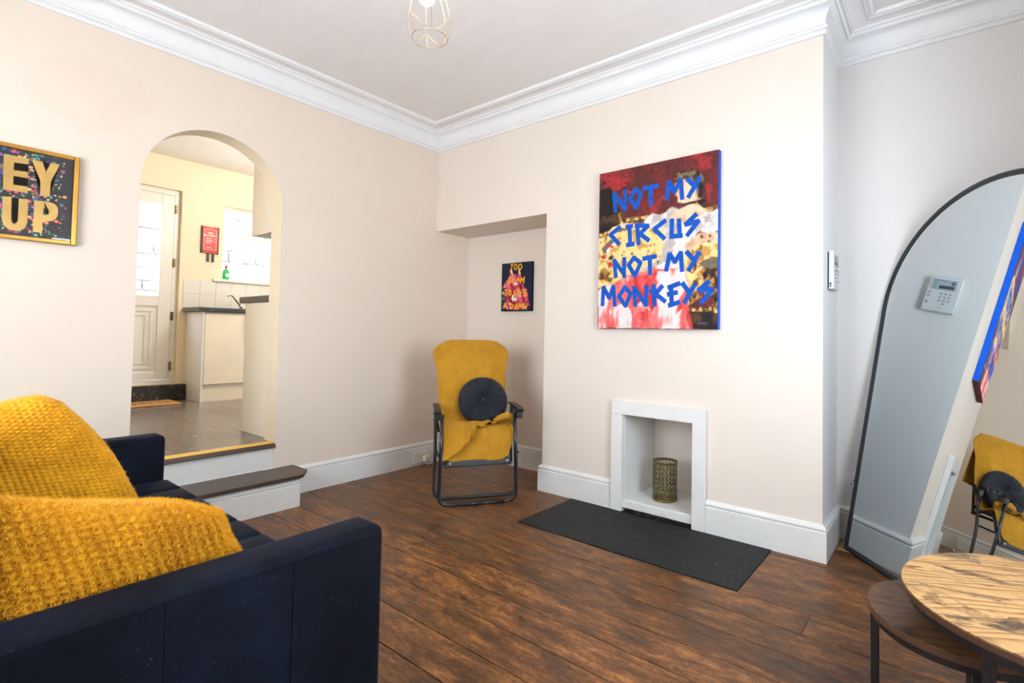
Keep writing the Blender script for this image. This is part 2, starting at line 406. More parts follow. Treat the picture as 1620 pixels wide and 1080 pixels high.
def tube(bm, pts, r, n=8, closed=False, cap=True, rs=None):
    P = [Vector(p) for p in pts]; m = len(P); rings = []
    prev = None
    for i in range(m):
        if closed: t = (P[(i+1) % m]-P[i-1])
        else: t = P[min(i+1, m-1)]-P[max(i-1, 0)]
        t.normalize()
        if prev is None:
            a = Vector((0, 0, 1)) if abs(t.z) < 0.9 else Vector((1, 0, 0)); u = t.cross(a).normalized()
        else:
            u = (prev - t*prev.dot(t)).normalized()
        prev = u; w = t.cross(u)
        rr = rs[i] if rs else r
        rings.append([bm.verts.new(P[i] + (u*math.cos(2*PI*k/n) + w*math.sin(2*PI*k/n))*rr) for k in range(n)])
    for i in range(m if closed else m-1):
        a, b = rings[i], rings[(i+1) % m]
        sh = 0
        if closed and i == m-1:
            sh = min(range(n), key=lambda s: (a[0].co-b[s].co).length)
        for k in range(n): bm.faces.new((a[k], a[(k+1) % n], b[(k+1+sh) % n], b[(k+sh) % n]))
    if cap and not closed:
        bm.faces.new(rings[0][::-1]); bm.faces.new(rings[-1])
def bend(pts, rad, seg=5):
    """polyline with rounded corners"""
    P = [Vector(p) for p in pts]; out = [P[0]]
    for i in range(1, len(P)-1):
        a, b, c = P[i-1], P[i], P[i+1]
        d1 = (a-b); d2 = (c-b); r = min(rad, d1.length*0.48, d2.length*0.48)
        p1 = b+d1.normalized()*r; p2 = b+d2.normalized()*r
        for k in range(seg+1):
            s = k/seg; out.append(p1*(1-s)**2 + b*2*s*(1-s) + p2*s*s)
    out.append(P[-1]); return out
def lathe(bm, prof, c, n=32, mi=0):
    rings = []
    for r, z in prof:
        if r < 1e-6: rings.append([bm.verts.new((c[0], c[1], c[2]+z))])
        else: rings.append([bm.verts.new((c[0]+r*math.cos(2*PI*k/n), c[1]+r*math.sin(2*PI*k/n), c[2]+z)) for k in range(n)])
    for a, b in zip(rings[:-1], rings[1:]):
        for k in range(n):
            va = [a[k % len(a)], a[(k+1) % len(a)]]; vb = [b[(k+1) % len(b)], b[k % len(b)]]
            vs = []
            for v in va+vb:
                if v not in vs: vs.append(v)
            if len(vs) >= 3: bm.faces.new(vs).material_index = mi
def sweep(bm, prof, path, closed=False):
    """sweep a profile of (out, z) along a floor-plan path, mitred; 'out' is to the right of the travel direction"""
    P = [Vector((p[0], p[1])) for p in path]; n = len(P); cols = []
    def nr(a, b):
        d = (b-a).normalized(); return Vector((d.y, -d.x))
    for i in range(n):
        if closed or 0 < i < n-1:
            n1 = nr(P[i-1], P[i]); n2 = nr(P[i], P[(i+1) % n]); m = (n1+n2)/(1+n1.dot(n2))
        else: m = nr(P[0], P[1]) if i == 0 else nr(P[-2], P[-1])
        cols.append([bm.verts.new((P[i].x+m.x*o, P[i].y+m.y*o, z)) for o, z in prof])
    k = len(prof)
    for i in range(n if closed else n-1):
        a, b = cols[i], cols[(i+1) % n]
        for j in range(k):
            bm.faces.new((a[j], a[(j+1) % k], b[(j+1) % k], b[j]))
    if not closed:
        bm.faces.new(cols[0]); bm.faces.new(cols[-1][::-1])
def vnoise(nx, ny, cx, cy, rng):
    """smooth value noise on an nx x ny grid with cx x cy cells"""
    g = rng.random((cy+3, cx+3)); X = np.linspace(0, cx, nx); Y = np.linspace(0, cy, ny)
    xi = X.astype(int); yi = Y.astype(int); fx = X-xi; fy = Y-yi; fx = fx*fx*(3-2*fx); fy = fy*fy*(3-2*fy)
    a = g[np.ix_(yi, xi)]; b = g[np.ix_(yi, xi+1)]; c = g[np.ix_(yi+1, xi)]; d = g[np.ix_(yi+1, xi+1)]
    return (a*(1-fx)+b*fx)*(1-fy)[:, None]+(c*(1-fx)+d*fx)*fy[:, None]
def fnoise(nx, ny, cx, cy, rng, octs=3):
    o = 0; w = 1; t_ = 0
    for k in range(octs): o = o+w*vnoise(nx, ny, max(1, int(cx*2**k)), max(1, int(cy*2**k)), rng); t_ += w; w *= 0.55
    return o/t_
def inside_np(px, py, poly):
    c = np.zeros(px.shape, bool); n = len(poly); j = n-1
    for i in range(n):
        xi, yi = poly[i]; xj, yj = poly[j]
        if yi != yj: c ^= ((yi > py) != (yj > py)) & (px < (xj-xi)*(py-yi)/(yj-yi)+xi)
        j = i
    return c
def painted_sheet(polys, base, w_, h_, nx, ny, tex, warp, blur, to3, seed=1):
    """a print as a fine grid of coloured points: soft-edged shapes with brushy tone inside each"""
    rng = np.random.default_rng(seed)
    GX, GY = np.meshgrid(np.linspace(0, w_, nx), np.linspace(0, h_, ny))
    WX = (fnoise(nx, ny, 14, 18, rng)-0.5)*2*warp; WY = (fnoise(nx, ny, 14, 18, rng)-0.5)*2*warp
    lin = lambda k: np.array(srgb(*ART[k])[:3])
    tone = {}
    def tones(k):
        if k not in tone:
            alts, cx, cy, amp = tex.get(k, ((k, k), 20, 26, 0.25))
            n = fnoise(nx, ny, cx, cy, rng, 4); n = np.clip((n-0.5)*3.0+0.5, 0, 1)
            f = fnoise(nx, ny, 60, 75, rng, 2)
            m = len(alts)-1; q = n*m; i0 = np.clip(q.astype(int), 0, m-1); fr = (q-i0)[..., None]
            L_ = np.array([lin(a) for a in alts]); c = L_[i0]*(1-fr)+L_[i0+1]*fr
            tone[k] = c*(1+amp*2*(f-0.5))[..., None]
        return tone[k]
    acc = np.zeros((ny, nx, 3)); S = 7
    for s_ in range(S):
        ang = 2*PI*s_/S; rr = blur*(0.4 if s_ % 2 else 1.0)
        px = GX+WX+rr*math.cos(ang); py = GY+WY+rr*math.sin(ang)
        col = tones(base).copy()
        for k, pts in polys:
            m = inside_np(px, py, pts)
            if m.any(): col[m] = tones(k)[m]
        acc += col
    acc = np.clip(acc/S, 0.002, 1)
    verts = [to3(GX[j, i], GY[j, i], 0.0) for j in range(ny) for i in range(nx)]
    faces = [(j*nx+i, j*nx+i+1, (j+1)*nx+i+1, (j+1)*nx+i) for j in range(ny-1) for i in range(nx-1)]
    return verts, faces, np.concatenate([acc.reshape(-1, 3), np.ones((nx*ny, 1))], 1)
def sheet_obj(name, data, parent):
    verts, faces, cols = data; inv = W(parent).inverted()
    me = bpy.data.meshes.new(name); me.from_pydata([inv @ Vector(v) for v in verts], [], faces)
    at = me.color_attributes.new('paint', 'FLOAT_COLOR', 'POINT'); at.data.foreach_set('color', cols.astype(np.float32).ravel())
    me.materials.append(MATS['printed_paint'])
    o = bpy.data.objects.new(name, me); COL.objects.link(o); o.parent = parent; MW[o.name] = Matrix()
    return o
def flat_polys(bm, polys, to3, lift, slots):
    """flat print: polygons in the sheet's own 2-D frame, each a hair above the last"""
    for i, (c, pts) in enumerate(polys):
        vs = [bm.verts.new(to3(p[0], p[1], lift*(i+1))) for p in pts]
        try: f = bm.faces.new(vs)
        except ValueError: continue
        f.material_index = slots.index(c)
def strokes(bm, lines, w, to3, h):
    for li, line in enumerate(lines):
        for a, b in zip(line[:-1], line[1:]):
            A = Vector(a); B = Vector(b); d = (B-A)
            if d.length < 1e-5: continue
            d.normalize(); n = Vector((-d.y, d.x))*w/2; e = d*w*0.25
            q = [A-e-n, B+e-n*0.94, B+e+n*0.94, A-e+n]
            cnt = len(bm.faces)
            vs = [bm.verts.new(to3(p.x, p.y, h+0.00002*cnt)) for p in q]
            bm.faces.new(vs)
def text_mesh(body, size, to3, bold=0.0):
    cu = bpy.data.curves.new('lettering', 'FONT'); cu.body = body; cu.size = size; cu.align_x = 'CENTER'; cu.offset = bold
    o = bpy.data.objects.new('lettering_tmp', cu); COL.objects.link(o)
    dg = bpy.context.evaluated_depsgraph_get()
    me = bpy.data.meshes.new_from_object(o.evaluated_get(dg))
    bm = bmesh.new(); bm.from_mesh(me); bpy.data.objects.remove(o); bpy.data.curves.remove(cu); bpy.data.meshes.remove(me)
    for v in bm.verts: v.co = Vector(to3(v.co.x, v.co.y, 0.0))
    return bm

# ------------------------------------------------------------------ flat artwork, in metres on each sheet
BIG=(1.727,1.162,0.815,1.033)
BIG_STROKES= [[(0.1154, 0.8852), (0.1275, 0.7649)], [(0.1154, 0.8835), (0.1981, 0.7727)], [(0.1995, 0.8923), (0.1983, 0.7641)], [(0.2705, 0.8896), (0.2362, 0.8298), (0.2818, 0.7681), (0.3121, 0.8523), (0.2705, 0.8896)], [(0.3335, 0.8824), (0.4281, 0.8838)], [(0.3808, 0.8915), (0.3861, 0.7721)], [(0.5048, 0.8983), (0.4933, 0.7895)], [(0.5048, 0.8956), (0.5432, 0.8276)], [(0.5432, 0.8276), (0.5823, 0.896)], [(0.5823, 0.896), (0.5937, 0.7801)], [(0.6272, 0.891), (0.6634, 0.8508)], [(0.7011, 0.8862), (0.6338, 0.7847)], [(0.1627, 0.6567), (0.092, 0.6152)], [(0.092, 0.6152), (0.1575, 0.5474)], [(0.2117, 0.6536), (0.253, 0.6537)], [(0.2339, 0.6486), (0.241, 0.5396)], [(0.2177, 0.5357), (0.2656, 0.5373)], [(0.2895, 0.6603), (0.302, 0.5339)], [(0.2801, 0.6554), (0.3667, 0.6419), (0.3105, 0.5984), (0.3718, 0.5509)], [(0.4841, 0.6606), (0.4098, 0.6171)], [(0.4098, 0.6171), (0.4791, 0.5519)], [(0.5287, 0.6609), (0.5261, 0.5643)], [(0.52, 0.5592), (0.5929, 0.5574)], [(0.5738, 0.6554), (0.5809, 0.5587)], [(0.6824, 0.6732), (0.6161, 0.6223)], [(0.6161, 0.6223), (0.6978, 0.6326)], [(0.6978, 0.6326), (0.6286, 0.5571)], [(0.1236, 0.4463), (0.1369, 0.3354)], [(0.1237, 0.4426), (0.2027, 0.3439)], [(0.1982, 0.4528), (0.2001, 0.332)], [(0.2696, 0.451), (0.2321, 0.4058), (0.2781, 0.3337), (0.3171, 0.4142), (0.2696, 0.451)], [(0.3366, 0.4387), (0.4235, 0.4472)], [(0.3824, 0.4446), (0.3851, 0.3394)], [(0.5151, 0.4548), (0.494, 0.356)], [(0.5151, 0.4548), (0.55, 0.4034)], [(0.55, 0.4034), (0.588, 0.4568)], [(0.588, 0.4568), (0.5976, 0.3474)], [(0.6261, 0.457), (0.6711, 0.4057)], [(0.703, 0.4472), (0.639, 0.347)], [(0.0441, 0.2722), (0.0374, 0.1548)], [(0.0441, 0.2722), (0.0891, 0.1991)], [(0.0891, 0.1991), (0.1194, 0.2752)], [(0.1194, 0.2752), (0.1329, 0.1492)], [(0.2067, 0.2654), (0.163, 0.2067), (0.2128, 0.1452), (0.2486, 0.2219), (0.2067, 0.2654)], [(0.2724, 0.2627), (0.2849, 0.1461)], [(0.2724, 0.2627), (0.3538, 0.1541)], [(0.3588, 0.2649), (0.3604, 0.1446)], [(0.408, 0.2686), (0.4186, 0.1434)], [(0.4677, 0.2602), (0.4177, 0.2081)], [(0.415, 0.222), (0.4876, 0.1682)], [(0.3891, 0.2322), (0.4301, 0.233)], [(0.5273, 0.2576), (0.5334, 0.1479)], [(0.5114, 0.2504), (0.5805, 0.2722)], [(0.5081, 0.2096), (0.5642, 0.219)], [(0.5163, 0.1426), (0.5817, 0.1602)], [(0.602, 0.2712), (0.6474, 0.2116)], [(0.6783, 0.2621), (0.6151, 0.1594)], [(0.7633, 0.2745), (0.7016, 0.2272)], [(0.7016, 0.2272), (0.7859, 0.2304)], [(0.7859, 0.2304), (0.7194, 0.1547)]]
